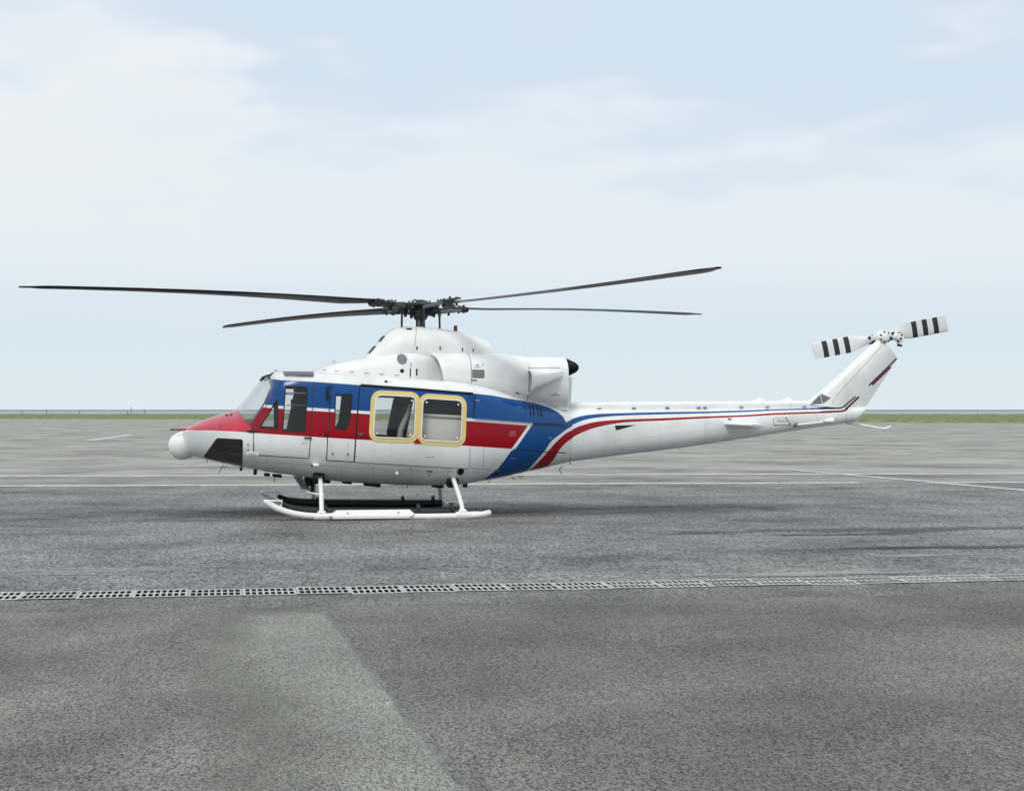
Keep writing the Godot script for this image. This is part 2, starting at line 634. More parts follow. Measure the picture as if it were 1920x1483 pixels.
func make_ground():
	var fine := ntex(noise(FastNoiseLite.TYPE_SIMPLEX, 0.19, 3, 3), 1024, 1024, [[0.1, 0.55], [0.4, 0.82], [0.55, 0.89], [0.75, 0.96], [0.95, 1.0]])
	var wn := noise(FastNoiseLite.TYPE_SIMPLEX_SMOOTH, 0.0055, 21, 7)
	wn.fractal_gain = 0.66
	var wear := ntex(wn, 2048, 2048, [[0.12, 0.70], [0.34, 0.84], [0.5, 0.89], [0.64, 0.94], [0.86, 1.0]])
	var stones := noise(FastNoiseLite.TYPE_CELLULAR, 0.085, 14, 3)
	stones.fractal_gain = 0.75
	stones.cellular_return_type = FastNoiseLite.RETURN_CELL_VALUE
	stones.cellular_jitter = 1.0
	var pebble := ntex(stones, 2048, 2048, [[0.15, 0.40], [0.35, 0.64], [0.5, 0.81], [0.66, 0.91], [0.8, 0.97], [0.88, 1.0]])
	var soft := ntex(noise(FastNoiseLite.TYPE_SIMPLEX_SMOOTH, 0.006, 33, 4), 1024, 1024, [[0.1, 0.80], [0.5, 0.90], [0.9, 1.0]])
	M.apron = asphalt(Color(0.675, 0.668, 0.664), pebble, 3.1, wear, Vector2(41, 37))
	M.taxiway = asphalt(Color(0.765, 0.755, 0.73), fine, 5.3, wear, Vector2(67, 71))
	M.bay = asphalt(Color(0.70, 0.69, 0.668), fine, 4.3, wear, Vector2(53, 47))
	M.strip = asphalt(Color(0.615, 0.61, 0.60), pebble, 2.3, soft, Vector2(11, 9))
	M.pale_slab = asphalt(Color(0.628, 0.62, 0.60), pebble, 4.0, soft, Vector2(9, 13))
	M.dark_slab = asphalt(Color(0.595, 0.588, 0.568), pebble, 4.0, soft, Vector2(14, 17))
	for m in [M.pale_slab, M.dark_slab]: 
		m.uv1_scale = Vector3(1.0 / 1.9, 1.0 / 4.0, 1)
		m.heightmap_enabled = true
		m.heightmap_texture = pebble
		m.heightmap_scale = 0.3
	M.lip = asphalt(Color(0.63, 0.635, 0.615), pebble, 2.0, soft, Vector2(3, 2))
	M.paint = asphalt(Color(0.97, 0.97, 0.95), fine, 1.7, wear, Vector2(7, 6))
	M.apron.uv1_scale = Vector3(1.0 / 4.7, 1.0 / 11.0, 1)
	M.bay.uv1_scale = Vector3(1.0 / 5.5, 1.0 / 13.0, 1)
	M.strip.uv1_scale = Vector3(1.0 / 2.9, 1.0 / 6.3, 1)
	M.taxiway.uv1_scale = Vector3(1.0 / 9.0, 1.0 / 23.0, 1)
	M.earth = mat(Color(0.36, 0.37, 0.33), 0.95)
	# everything rests on one sheet that reaches the shore
	sheet("ground", pv([-1500, -640, 1500, -640, 1500, 90, -1500, 90]), -0.62, M.earth, false)
	var far_edge := pv([-202.275, -178.477, -114.642, -253.494, -76.855, -299.409, -48.098, -303.716, 41.636, -233.032, 102.986, -178.665, 128.365, -149.802, 159.915, -106.126])
	for i in far_edge.size(): far_edge[i] += Vector2(0, -14)
	var poly := far_edge.duplicate()
	poly.append_array(pv([39.486, -7.302, 4.103, -11.514, -43.748, -14.324]))
	sheet("taxiway", poly, -0.012, M.taxiway)
	sheet("parking_bay", pv([-29.566, -19.661, 41.612, -12.045, 36.913, -7.874, -25.934, -13.145]), -0.008, M.bay)
	var near_edge := wavy(Vector2(-25.934, -13.145), Vector2(36.913, -7.874), 0.2, 0.05, 4)
	poly = near_edge.duplicate()
	poly.append_array(pv([84, 11.262, -70, 11.262]))
	sheet("apron", poly, -0.004, M.apron)
	sheet("drain_margin", pv([-70, 11.938, 84, 11.938, 84, 13.4, -70, 13.4]), -0.004, M.strip)
	var cut := wavy(Vector2(-2.36, 12.95), Vector2(-2.06, 21.0), 0.022, 0.16, 9)
	var edge_l := wavy(Vector2(-60, 13.0), Vector2(-2.36, 12.95), 0.3, 0.2, 6)
	var edge_r := wavy(Vector2(-2.36, 12.95), Vector2(60, 13.05), 0.3, 0.2, 7)
	poly = edge_l.duplicate()
	poly.append_array(cut)
	poly.append_array(pv([-2.06, 60, -60, 60]))
	sheet("foreground_slab", poly, 0.004, M.pale_slab)
	poly = edge_r.duplicate()
	poly.append_array(pv([60, 60, -2.06, 60]))
	var back := cut.duplicate()
	back.reverse()
	poly.append_array(back)
	sheet("foreground_slab", poly, 0.0, M.dark_slab)
	# the joint between the slabs has a worn, pale lip
	poly = PackedVector2Array()
	var lip := wavy(Vector2(-0.016, 0), Vector2(-0.016, 8), 0.03, 0.3, 31)
	for p in cut: poly.append(p + Vector2(0.004, 0))
	back = cut.duplicate()
	back.reverse()
	for i in back.size(): poly.append(back[i] + Vector2(-0.028 + lip[mini(i, lip.size() - 1)].x * 0.5, 0))
	sheet("slab_lip", poly, 0.008, M.lip)
	# a worn, paler strip along the joint, fading to the left
	var worn := Shape.new()
	var fade := noise(FastNoiseLite.TYPE_SIMPLEX_SMOOTH, 0.5, 77, 3)
	for i in cut.size() - 1:
		for k in 12:
			var q := []
			for w in [[i, k], [i + 1, k], [i + 1, k + 1], [i, k + 1]]:
				var p: Vector2 = cut[w[0]] - Vector2(1.25 * w[1] / 12.0, 0)
				var al := 1.0 - smoothstep(0.35, 1.0, w[1] / 12.0 + fade.get_noise_2d(p.x * 1.5, p.y * 0.3) * 0.3)
				if w[1] == 12: al = 0.0
				q.append([p, al * smoothstep(0.0, 0.8, cut[w[0]].y - 12.95) * 0.85])
			for w in [[0, 1, 2], [0, 2, 3]]:
				for e in w:
					worn.v.append(Vector3(q[e][0].x, 0.0065, q[e][0].y))
					worn.nn.append(Vector3.UP)
					worn.uv.append(q[e][0])
					worn.col.append(Color(1, 1, 1, q[e][1]))
	M.worn = asphalt(Color(0.745, 0.74, 0.715), pebble, 4.0, soft, Vector2(15, 16))
	M.worn.uv1_scale = Vector3(1.0 / 1.5, 1.0 / 3.3, 1)
	M.worn.vertex_color_use_as_albedo = true
	M.worn.transparency = BaseMaterial3D.TRANSPARENCY_ALPHA
	var ws := put("worn_strip", worn, M.worn)
	ws.position = SPOT
	ws.rotation.y = TURN
	ws.set_meta("kind", "structure")
	# painted markings
	mark(-29.566, -19.661, 38.412, -12.391, 0.75, 0.0)
	mark(-25.934, -13.145, 11.885, -9.97, 0.62, 0.0)
	mark(13.576, -9.738, 36.185, -7.228, 0.5, 0.0)
	mark(13.067, -18.426, 14.588, 0.843, 0.34, 0.004)
	mark(35.384, -74.428, 37.024, -26.538, 0.34, 0.0)
	mark(27.013, -45.17, 27.258, -40.444, 0.3, 0.0)
	mark(-11.32, -68.578, -10.246, -90.599, 0.7, 0.0)
	mark(-20.9, -87.651, -16.984, -98.334, 0.5, 0.0)
	mark(-16.46, -55.509, -9.575, -58.717, 0.6, 0.0)
	mark(42.042, -76.835, 44.17, -73.134, 0.4, 0.0)
	# oil and water stains, streaks and broad darker patches
	var blot := noise(FastNoiseLite.TYPE_SIMPLEX_SMOOTH, 0.02, 17, 4)
	tone_patch(6.171, 4.954, 4.2, 0.55, Color(0.07, 0.07, 0.075), 0.5, 1)
	tone_patch(6.303, 7.997, 3.4, 0.22, Color(0.05, 0.05, 0.055), 0.65, 2)
	tone_patch(5.42, 7.845, 1.5, 0.13, Color(0.04, 0.04, 0.045), 0.8, 3)
	tone_patch(5.217, 5.723, 1.4, 0.12, Color(0.04, 0.04, 0.045), 0.8, 4)
	tone_patch(2.869, 10.927, 1.6, 0.25, Color(0.45, 0.45, 0.42), 0.5, 5)
	tone_patch(5.207, 9.054, 1.0, 0.2, Color(0.42, 0.42, 0.42), 0.6, 6)
	tone_patch(-4.871, 9.304, 2.2, 0.5, Color(0.36, 0.36, 0.36), 0.4, 7)
	tone_patch(-4.406, -1.175, 6.0, 1.6, Color(0.10, 0.10, 0.105), 0.4, 9)
	tone_patch(1.115, -0.528, 7.0, 1.7, Color(0.09, 0.09, 0.095), 0.45, 19)  # broad darker patch of ground beneath the helicopter
	var rr := RandomNumberGenerator.new()
	rr.seed = 12
	for i in 18:
		var light := rr.randf() < 0.5
		var z := rr.randf_range(-44, 8)
		var g := rr.randf_range(0.34, 0.44) if light else rr.randf_range(0.09, 0.13)
		tone_patch(rr.randf_range(-13, 18) * (1.0 - z / 60.0), z, rr.randf_range(1.2, 4.5) * (1.0 - z / 50.0), rr.randf_range(0.12, 0.5) * (1.0 - z / 30.0), Color(g, g, g * 0.98), rr.randf_range(0.15, 0.35), 100 + i)

func mark(ax: float, az: float, bx: float, bz: float, width: float, y: float):
	var a := Vector2(ax, az)
	var b := Vector2(bx, bz)
	var n := (b - a).orthogonal().normalized() * width / 2.0
	var p := wavy(a + n, b + n, 0.03, 0.2, int(ax * 7)) if a.distance_to(b) < 40 else PackedVector2Array([a + n, b + n])
	p.append_array(PackedVector2Array([b - n, a - n]))
	var o := sheet("painted_line", p, y, M.paint)
	o.set_meta("kind", "structure")

func tone_patch(cx: float, cz: float, rx: float, rz: float, c: Color, strength: float, seed_: int):
	# a patch of another tone with a ragged edge
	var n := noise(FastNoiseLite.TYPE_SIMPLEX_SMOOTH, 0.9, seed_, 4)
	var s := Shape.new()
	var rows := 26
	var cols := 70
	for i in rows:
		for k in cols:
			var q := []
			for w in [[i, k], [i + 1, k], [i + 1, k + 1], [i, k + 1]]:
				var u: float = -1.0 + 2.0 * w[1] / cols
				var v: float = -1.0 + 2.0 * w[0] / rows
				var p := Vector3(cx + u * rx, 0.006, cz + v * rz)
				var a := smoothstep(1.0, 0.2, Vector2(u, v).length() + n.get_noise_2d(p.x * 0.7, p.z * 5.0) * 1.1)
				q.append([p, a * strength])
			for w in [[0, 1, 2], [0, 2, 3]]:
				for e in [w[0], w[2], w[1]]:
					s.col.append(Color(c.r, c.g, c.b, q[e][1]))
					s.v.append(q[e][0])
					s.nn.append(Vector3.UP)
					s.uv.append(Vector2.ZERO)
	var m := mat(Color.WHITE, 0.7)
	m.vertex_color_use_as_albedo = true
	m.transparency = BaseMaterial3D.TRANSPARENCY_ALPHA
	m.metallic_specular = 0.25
	var o := put("surface_patch", s, m)
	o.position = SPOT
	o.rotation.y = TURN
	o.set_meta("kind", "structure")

func make_drain():
	# a trench with slotted covers, set flush in the paving
	var z0 := 11.27
	var z1 := 11.93
	var d := pavement("drain_channel")
	var s := Shape.new()
	for z in [z0, z1]:
		s.box(Vector3(7, -0.32, z + (-0.03 if z == z0 else 0.03)), Vector3(150, 0.62, 0.05))
	s.box(Vector3(7, -0.6, (z0 + z1) / 2), Vector3(150, 0.05, 0.7))
	put("trench", s, mat(Color(0.06, 0.06, 0.062), 0.95), d)
	var r := RandomNumberGenerator.new()
	r.seed = 5
	var pitch := 0.5215
	var tones := []
	for v in 4:
		tones.append(asphalt(Color(0.83, 0.83, 0.82).darkened([0.0, 0.05, 0.09, 0.03][v]), ntex(noise(FastNoiseLite.TYPE_SIMPLEX, 0.05, 40 + v, 4), 256, 256, [[0.0, 0.85], [0.5, 0.96], [1.0, 1.0]]), 0.6, ntex(noise(FastNoiseLite.TYPE_SIMPLEX, 0.02, 50 + v, 2), 128, 128, [[0.0, 0.86], [1.0, 1.0]]), Vector2(1, 1), 0.7))
	var len := pitch - 0.003
	var wide := z1 - z0 - 0.04
	var g := Shape.new()
	var rib := 0.0185
	var end := 0.026
	var slot := (len - 2 * end - 7 * rib) / 8.0
	for z in [-1.0, 0.0, 1.0]:
		g.box(Vector3(0, -0.0025, z * (wide / 2 - 0.026)), Vector3(len, 0.005, 0.052 if z != 0.0 else 0.056), Basis.IDENTITY, 0.002)
	for k in 9:
		var x := -len / 2 + end / 2
		var w := end
		if k == 8: x = len / 2 - end / 2
		elif k > 0:
			x = -len / 2 + end + k * slot + (k - 0.5) * rib
			w = rib
		for z in [-1.0, 1.0]:
			g.box(Vector3(x, -0.003, z * (wide / 4)), Vector3(w, 0.0042, wide / 2 - 0.07))
	var gm := g.mesh()
	for i in g.v.size(): g.uv[i] = Vector2(g.v[i].x, g.v[i].z)
	gm = g.mesh()
	for i in 62:
		var o := put("grate", gm, tones[r.randi() % 4], d)
		o.position = Vector3(-4.375 + pitch * (i - 15), 0.002 + r.randf_range(-0.004, 0.004), (z0 + z1) / 2 + r.randf_range(-0.004, 0.004))
		o.rotation = Vector3(r.randf_range(-0.008, 0.008), r.randf_range(-0.006, 0.006), r.randf_range(-0.006, 0.006))

func make_coast():
	# grass along the far edge of the paving, the shore behind it, the sea
	var n := noise(FastNoiseLite.TYPE_SIMPLEX_SMOOTH, 0.03, 2, 4)
	var s := Shape.new()
	var rows := 40
	var cols := 240
	var grid := []
	for i in rows + 1:
		var row := []
		for k in cols + 1:
			var u := float(k) / cols
			var v := float(i) / rows
			var near := Vector2(-330, -459).lerp(Vector2(250, -106.5), u)
			var fr := Vector2(-420, -578).lerp(Vector2(520, -548), u)
			var p := near.lerp(fr, pow(v, 1.6))
			p.y += n.get_noise_2d(p.x * 1.3, 0.0) * 5.0 * (1.0 - v)
			var h := 0.06 + absf(n.get_noise_2d(p.x * 6.0, p.y * 3.0)) * 0.5 + absf(n.get_noise_2d(p.x * 40.0, p.y * 20.0)) * 0.22
			if i == 0: h = 0.0
			row.append(Vector3(p.x, h - 0.005, p.y))
		grid.append(row)
	for i in rows:
		for k in cols:
			var q := [grid[i][k], grid[i + 1][k], grid[i + 1][k + 1], grid[i][k + 1]]
			for w in [[0, 1, 2], [0, 2, 3]]:
				var g: Vector3 = (q[w[1]] - q[w[0]]).cross(q[w[2]] - q[w[0]]).normalized()
				if g.y < 0: g = -g
				s.tri(q[w[0]], q[w[1]], q[w[2]], g, g, g, Vector2(q[w[0]].x, q[w[0]].z), Vector2(q[w[1]].x, q[w[1]].z), Vector2(q[w[2]].x, q[w[2]].z))
	M.grass = mat(Color(0.51, 0.535, 0.42), 0.95)
	M.grass.albedo_texture = ntex(noise(FastNoiseLite.TYPE_SIMPLEX, 0.03, 12, 5), 1024, 1024, [[0.1, Color(0.74, 0.78, 0.70)], [0.5, Color(0.9, 0.92, 0.86)], [0.8, Color(1, 0.98, 0.90)]])
	M.grass.uv1_scale = Vector3(1 / 60.0, 1 / 90.0, 1)
	M.grass.metallic_specular = 0.1
	var gr := put("grass", s, M.grass)
	gr.set_meta("kind", "stuff")
	sheet("shore", pv([-1400, -640, 1400, -640, 1400, -520, -1400, -520]), 0.0, mat(Color(0.66, 0.67, 0.65), 0.9), false)
	M.sea = mat(Color(0.50, 0.54, 0.575), 1.0)
	M.sea.metallic_specular = 0.0
	sheet("sea", pv([-1300, -1700, 1300, -1700, 14000, -40000, -14000, -40000]), 0.0, M.sea, false)
	var shallows := mat(Color(0.605, 0.635, 0.65), 1.0)
	shallows.metallic_specular = 0.0
	sheet("shallow_sea", pv([-1300, -636, 1300, -636, 1300, -1701, -1300, -1701]), 0.004, shallows, false)
	var posts := [
		[40, 774, 767.5, "low dark shore post, nearest the left edge of the photo"],
		[86, 773.5, 767.8, "thin dark shore post, second from the left edge"],
		[148, 773.5, 768.5, "thin shore post standing alone left of the tall reddish mast"],
		[238, 775, 770, "short reddish post just left of the tall mast"],
		[245, 775.5, 764, "tall reddish mast on the shore, rising above the sea horizon"],
		[270, 774.5, 767, "reddish post at the right end of the row of shore posts"]]
	var red := mat(Color(0.50, 0.40, 0.39), 0.8)
	var dk := mat(Color(0.42, 0.45, 0.47), 0.8)
	for i in posts.size():
		var p: Array = posts[i]
		var dist := 545.0
		var x: float = (p[0] - 960.0) / 3050.0 * dist
		var base: float = 0.0
		var top: float = 1.778 - (p[2] - 768.0) * dist / 3050.0
		shore_post(Vector3(x, base, -dist), top, 0.2 if i != 4 else 0.17, red if i >= 3 else dk, p[3], i % 3)
	shore_post(Vector3((1834 - 960) / 3050.0 * 380, 0, -380), 0.95, 0.14, dk, "small dark post in the grass right of the tail, near the right edge", 1)
	shore_post(Vector3((1826 - 960) / 3050.0 * 262, 0, -262), 0.38, 0.14, dk, "very low dark marker at the near edge of the grass on the right", 0)

func shore_post(at: Vector3, h: float, r: float, m: Material, label: String, kind: int):
	var o := Node3D.new()
	o.name = "shore_post"
	o.position = at
	add_child(o, true)
	tag(o, label, "post", "posts on the far shore")
	r *= 0.6
	var s := Shape.new()
	s.tube([Vector3(0, -0.1, 0), Vector3(0, h * 0.8, 0)], r * 0.8, 10)
	put("post", s, m, o)
	s = Shape.new()
	if kind == 0: s.lathe(Vector3(0, h * 0.8, 0), Vector3.UP, [Vector2(r * 1.2, 0), Vector2(r * 1.2, h * 0.16), Vector2(0, h * 0.2)], 10)
	elif kind == 1: s.box(Vector3(0, h * 0.9, 0), Vector3(r * 2.6, h * 0.2, r * 2.0), Basis.IDENTITY, 0.03)
	else: s.ball(Vector3(0, h * 0.9, 0), Vector3(r * 1.3, h * 0.1, r * 1.3), 8, 10)
	put("head", s, m, o)
	s = Shape.new()
	s.lathe(Vector3.ZERO, Vector3.UP, [Vector2(r * 2.2, -0.05), Vector2(r * 2.2, 0.1), Vector2(0, 0.12)], 10)
	put("footing", s, m, o)

# ---------------------------------------------------------------- the helicopter

var heli: Node3D
var body: Loft
var boom: Loft
var body_rect := Rect2(-4.05, 0.42, 6.7, 2.1)
var boom_rect := Rect2(2.5, 0.8, 6.3, 2.5)

func livery_colours() -> Array:
	return [Color(0.905, 0.91, 0.905), Color(0.02, 0.29, 0.535), Color(0.585, 0.0, 0.10), Color(0.30, 0.31, 0.33)]

func body_livery() -> Image:
	uvr = body_rect
	var img := Image.create(2048, 642, false, Image.FORMAT_RGB8)
	var c := livery_colours()
	img.fill(c[0])
	# blue upper band and the slanting tail band
	fill(img, join(pv([-2.573, 2.294, -2.518, 2.273, -2.385, 2.253, -1.858, 2.227, -1.128, 2.176, -0.128, 2.1, 0.742, 2.041, 1.097, 2.008, 1.348, 1.965, 1.659, 1.927, 1.872, 1.891, 2.116, 1.823, 2.279, 1.742, 2.381, 1.66, 2.434, 1.551]), pv([-2.876, 1.874, -2.69, 1.864, -2.539, 1.847, -1.988, 1.812, -1.139, 1.761, -0.131, 1.691, 0.706, 1.634, 1.802, 1.555, 2.43, 1.433])), c[1])
	fill(img, pv([2.271, 1.633, 2.413, 1.551, 2.49, 1.582, 2.597, 1.623, 2.655, 1.641, 2.645, 1.532, 2.548, 1.491, 2.436, 1.437, 2.208, 1.29]), c[1])
	fill(img, join(pv([1.802, 1.555, 1.467, 1.122, 1.391, 1.087, 1.203, 0.81, 1.087, 0.699, 0.977, 0.578, 0.942, 0.493]), spline(pv([2.579, 1.504, 2.436, 1.437, 2.157, 1.251, 2.021, 1.076, 1.842, 0.864, 1.746, 0.712, 1.706, 0.634, 1.5, 0.516]))), c[1])
	# red band with its slanting end
	fill(img, pv([-4.01, 1.44, -3.835, 1.582, -3.484, 1.715, -3.123, 1.814, -2.944, 1.83, -2.708, 1.817, -2.539, 1.802, -1.988, 1.761, -1.139, 1.713, -0.131, 1.643, 0.705, 1.585, 1.7, 1.511, 1.399, 1.127, 0.556, 1.19, -0.13, 1.236, -1.19, 1.294, -1.945, 1.342, -2.836, 1.403, -3.133, 1.423, -3.475, 1.437, -4.007, 1.436]), c[2])
	# the nose hood's red is paler: sky sheen painted into the livery
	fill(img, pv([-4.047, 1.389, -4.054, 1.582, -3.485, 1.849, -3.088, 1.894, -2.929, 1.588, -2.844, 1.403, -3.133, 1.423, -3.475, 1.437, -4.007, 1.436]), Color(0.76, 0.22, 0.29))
	# the curved red stripe
	fill(img, join(spline(pv([2.605, 1.441, 2.436, 1.374, 2.251, 1.236, 2.08, 1.061, 1.929, 0.885, 1.82, 0.734, 1.809, 0.671, 1.641, 0.58])), spline(pv([2.604, 1.313, 2.437, 1.215, 2.311, 1.089, 2.228, 0.943, 2.149, 0.81, 2.138, 0.747, 2.006, 0.66, 1.875, 0.596]))), c[2])
	# seams between panels: rubber and sealant
	var k: Color = Color(0.20, 0.21, 0.23)
	var soft := Color(0.66, 0.67, 0.67)
	line(img, pv([-2.385, 2.244, -2.539, 2.002, -2.708, 1.709, -2.861, 1.45, -2.836, 1.399, -2.834, 1.042]), 0.014, k)
	line(img, pv([-2.834, 1.042, -2.451, 1.018, -1.949, 0.987, -1.928, 1.33, -1.867, 2.227]), 0.012, k)
	line(img, pv([-1.593, 2.201, -1.621, 1.847, -1.654, 1.373, -1.668, 0.951, -1.215, 0.925]), 0.016, k)
	line(img, pv([-1.136, 2.176, -1.173, 1.717, -1.207, 1.242, -1.219, 0.918]), 0.022, Color(0.12, 0.13, 0.15))
	line(img, pv([-1.215, 0.92, -0.728, 0.889, -0.026, 0.841, 0.668, 0.797]), 0.012, Color(0.42, 0.43, 0.44))
	line(img, pv([0.733, 2.041, 0.716, 1.848, 0.706, 1.629]), 0.012, k)
	line(img, pv([0.663, 1.148, 0.669, 0.792]), 0.008, soft)
	line(img, pv([0.908, 1.164, 0.922, 0.788]), 0.008, soft)
	line(img, pv([1.831, 1.528, 2.21, 1.498, 2.42, 1.478]), 0.014, Color(0.03, 0.12, 0.30))
	line(img, pv([1.429, 1.118, 2.011, 1.067, 2.434, 1.036]), 0.014, Color(0.10, 0.12, 0.22))
	line(img, pv([1.699, 1.932, 1.627, 1.573]), 0.010, Color(0.04, 0.16, 0.36))
	line(img, pv([-1.119, 2.168, -0.215, 2.105, 0.723, 2.028]), 0.022, Color(0.05, 0.10, 0.20))
	line(img, pv([-3.366, 1.611, -3.364, 1.448]), 0.008, Color(0.45, 0.04, 0.10))
	line(img, pv([-1.585, 1.26, -1.587, 1.087]), 0.006, soft)
	line(img, pv([-1.327, 1.251, -1.333, 1.068]), 0.006, soft)
	line(img, pv([-0.627, 1.275, -0.632, 0.889]), 0.006, Color(0.78, 0.79, 0.79))
	line(img, pv([0.683, 0.819, 0.922, 0.788, 1.243, 0.762]), 0.008, soft)
	# lap seams and rows of rivets of the lower skin
	var lap := Color(0.76, 0.77, 0.77)
	line(img, pv([-2.977, 0.96, -2.448, 0.911, -1.85, 0.876, -0.896, 0.81, -0.017, 0.76, 0.886, 0.733]), 0.007, lap)
	for q in [pv([-2.621, 1, -2.607, 0.751]), pv([-2.238, 0.975, -2.215, 0.698]), pv([-1.422, 0.91, -1.386, 0.61]), pv([-0.901, 0.872, -0.859, 0.559]), pv([-0.288, 0.834, -0.235, 0.528]), pv([0.313, 0.794, 0.377, 0.523]), pv([-3.133, 1.276, -3.131, 0.861]), pv([-2.836, 1.382, -2.836, 1.399])]: line(img, q, 0.006, lap)
	for q in [pv([-2.789, 0.921, -1.891, 0.858]), pv([-1.762, 0.853, 0.517, 0.729]), pv([-1.764, 0.889, -1.246, 0.862]), pv([-1.843, 1.847, -1.854, 0.983]), pv([-1.724, 1.847, -1.751, 0.965])]:
		var k2 := int(q[0].distance_to(q[1]) / 0.035)
		for i in k2:
			var c2: Vector2 = q[0].lerp(q[1], float(i) / k2)
			fill(img, disc(c2, 0.0042, 6), Color(0.70, 0.71, 0.72) if c2.y < 1.42 else Color(0.25, 0.25, 0.33))
	# the small stencilled notices, too small to read in the photograph
	var r := RandomNumberGenerator.new()
	r.seed = 3
	for q in [[-2.022, 1.245, 0.10, 2], [0.012, 0.994, 0.14, 1], [1.413, 1.405, 0.12, 3], [1.448, 0.958, 0.08, 1], [2.134, 1.307, 0.06, 2], [0.792, 1.927, 0.06, 1]]:
		for row in q[3]:
			var x: float = q[0] - q[2] / 2.0
			while x < q[0] + q[2] / 2.0:
				var w := r.randf_range(0.006, 0.02)
				fill(img, PackedVector2Array([Vector2(x, q[1] - row * 0.03), Vector2(x + w, q[1] - row * 0.03), Vector2(x + w, q[1] - row * 0.03 + 0.014), Vector2(x, q[1] - row * 0.03 + 0.014)]), Color(0.62, 0.56, 0.58))
				x += w + 0.006
	return img

func boom_livery() -> Image:
	uvr = boom_rect
	var img := Image.create(2048, 813, false, Image.FORMAT_RGB8)
	var c := livery_colours()
	img.fill(c[0])
	fill(img, join(spline(pv([2.461, 1.573, 2.539, 1.605, 2.617, 1.634, 2.794, 1.677, 3.066, 1.704, 3.518, 1.719, 4.243, 1.736, 4.933, 1.744, 5.751, 1.766, 6.352, 1.787, 7.365, 1.811])), spline(pv([2.456, 1.441, 2.532, 1.495, 2.609, 1.536, 2.783, 1.6, 3.054, 1.644, 3.507, 1.675, 4.231, 1.696, 4.921, 1.711, 5.739, 1.737, 6.338, 1.762, 7.344, 1.787]))), c[1])
	fill(img, join(spline(pv([2.455, 1.377, 2.53, 1.422, 2.701, 1.497, 3.009, 1.571, 3.497, 1.607, 4.22, 1.63, 4.911, 1.657, 5.727, 1.684, 6.325, 1.72, 7.331, 1.75])), spline(pv([2.457, 1.218, 2.53, 1.277, 2.699, 1.372, 3.004, 1.476, 3.494, 1.557, 4.216, 1.589, 4.907, 1.623, 5.723, 1.654, 6.32, 1.688, 7.327, 1.721]))), c[2])
	line(img, pv([7.128, 1.795, 7.496, 1.801, 7.566, 1.816, 7.636, 1.873, 7.816, 2.009]), 0.028, Color(0.07, 0.16, 0.34))
	line(img, pv([7.128, 1.734, 7.526, 1.75, 7.605, 1.769, 7.675, 1.825, 7.886, 2.009]), 0.036, Color(0.42, 0.03, 0.12))
	line(img, pv([8.077, 2.208, 8.629, 2.698]), 0.03, Color(0.07, 0.16, 0.34))
	line(img, pv([8.148, 2.222, 8.512, 2.544]), 0.038, Color(0.50, 0.03, 0.12))
	line(img, pv([8.321, 2.926, 7.441, 2.025]), 0.008, Color(0.5, 0.5, 0.51))
	line(img, pv([7.441, 2.025, 7.355, 1.883]), 0.008, Color(0.6, 0.6, 0.61))
	line(img, pv([2.502, 1.377, 2.508, 1.213]), 0.012, Color(0.35, 0.06, 0.10))
	line(img, pv([2.508, 1.204, 2.579, 0.873]), 0.012, Color(0.5, 0.5, 0.51))
	line(img, pv([7.592, 1.712, 7.642, 1.54]), 0.008, Color(0.7, 0.7, 0.71))
	for q in [pv([3.29, 1.484, 3.351, 0.982]), pv([4.107, 1.529, 4.171, 1.07]), pv([4.933, 1.573, 4.986, 1.179]), pv([5.744, 1.432, 5.803, 1.279]), pv([6.519, 1.684, 6.567, 1.4]), pv([7.022, 1.702, 7.072, 1.465])]:
		line(img, q, 0.006, Color(0.79, 0.80, 0.80))
		var k3 := int(q[0].distance_to(q[1]) / 0.035)
		for i in k3: fill(img, disc(q[0].lerp(q[1], float(i) / k3) + Vector2(0.02, 0), 0.004, 6), Color(0.74, 0.75, 0.75))
	var lap := pv([2.534, 1.139, 3.772, 1.28, 5.72, 1.479, 7.325, 1.655])
	line(img, lap, 0.005, Color(0.80, 0.81, 0.81))
	# the danger notice: a dashed red outline with an arrow, the words too small to read
	var n := pv([6.216, 1.618, 6.476, 1.627, 6.553, 1.505, 6.239, 1.506])
	var red := Color(0.55, 0.22, 0.30)
	for i in [0, 2, 3]:
		var a := n[i]
		var b := n[(i + 1) % 4]
		var k := 7
		for j in k: line(img, PackedVector2Array([a.lerp(b, (j + 0.1) / k), a.lerp(b, (j + 0.75) / k)]), 0.012, red)
	line(img, pv([6.457, 1.642, 6.553, 1.505]), 0.014, Color(0.25, 0.16, 0.26))
	line(img, pv([6.239, 1.503, 6.543, 1.505]), 0.014, Color(0.40, 0.36, 0.40))
	for j in 5: line(img, PackedVector2Array([n[0].lerp(n[1], 0.26 + j * 0.13).lerp(n[3].lerp(n[2], 0.26 + j * 0.13), 0.36), n[0].lerp(n[1], 0.33 + j * 0.13).lerp(n[3].lerp(n[2], 0.33 + j * 0.13), 0.44)]), 0.02, red)
	for j in 4: line(img, pv([8.038, 2.504, 8.108, 2.58]), 0.006, Color(0.8, 0.8, 0.8))
	return img

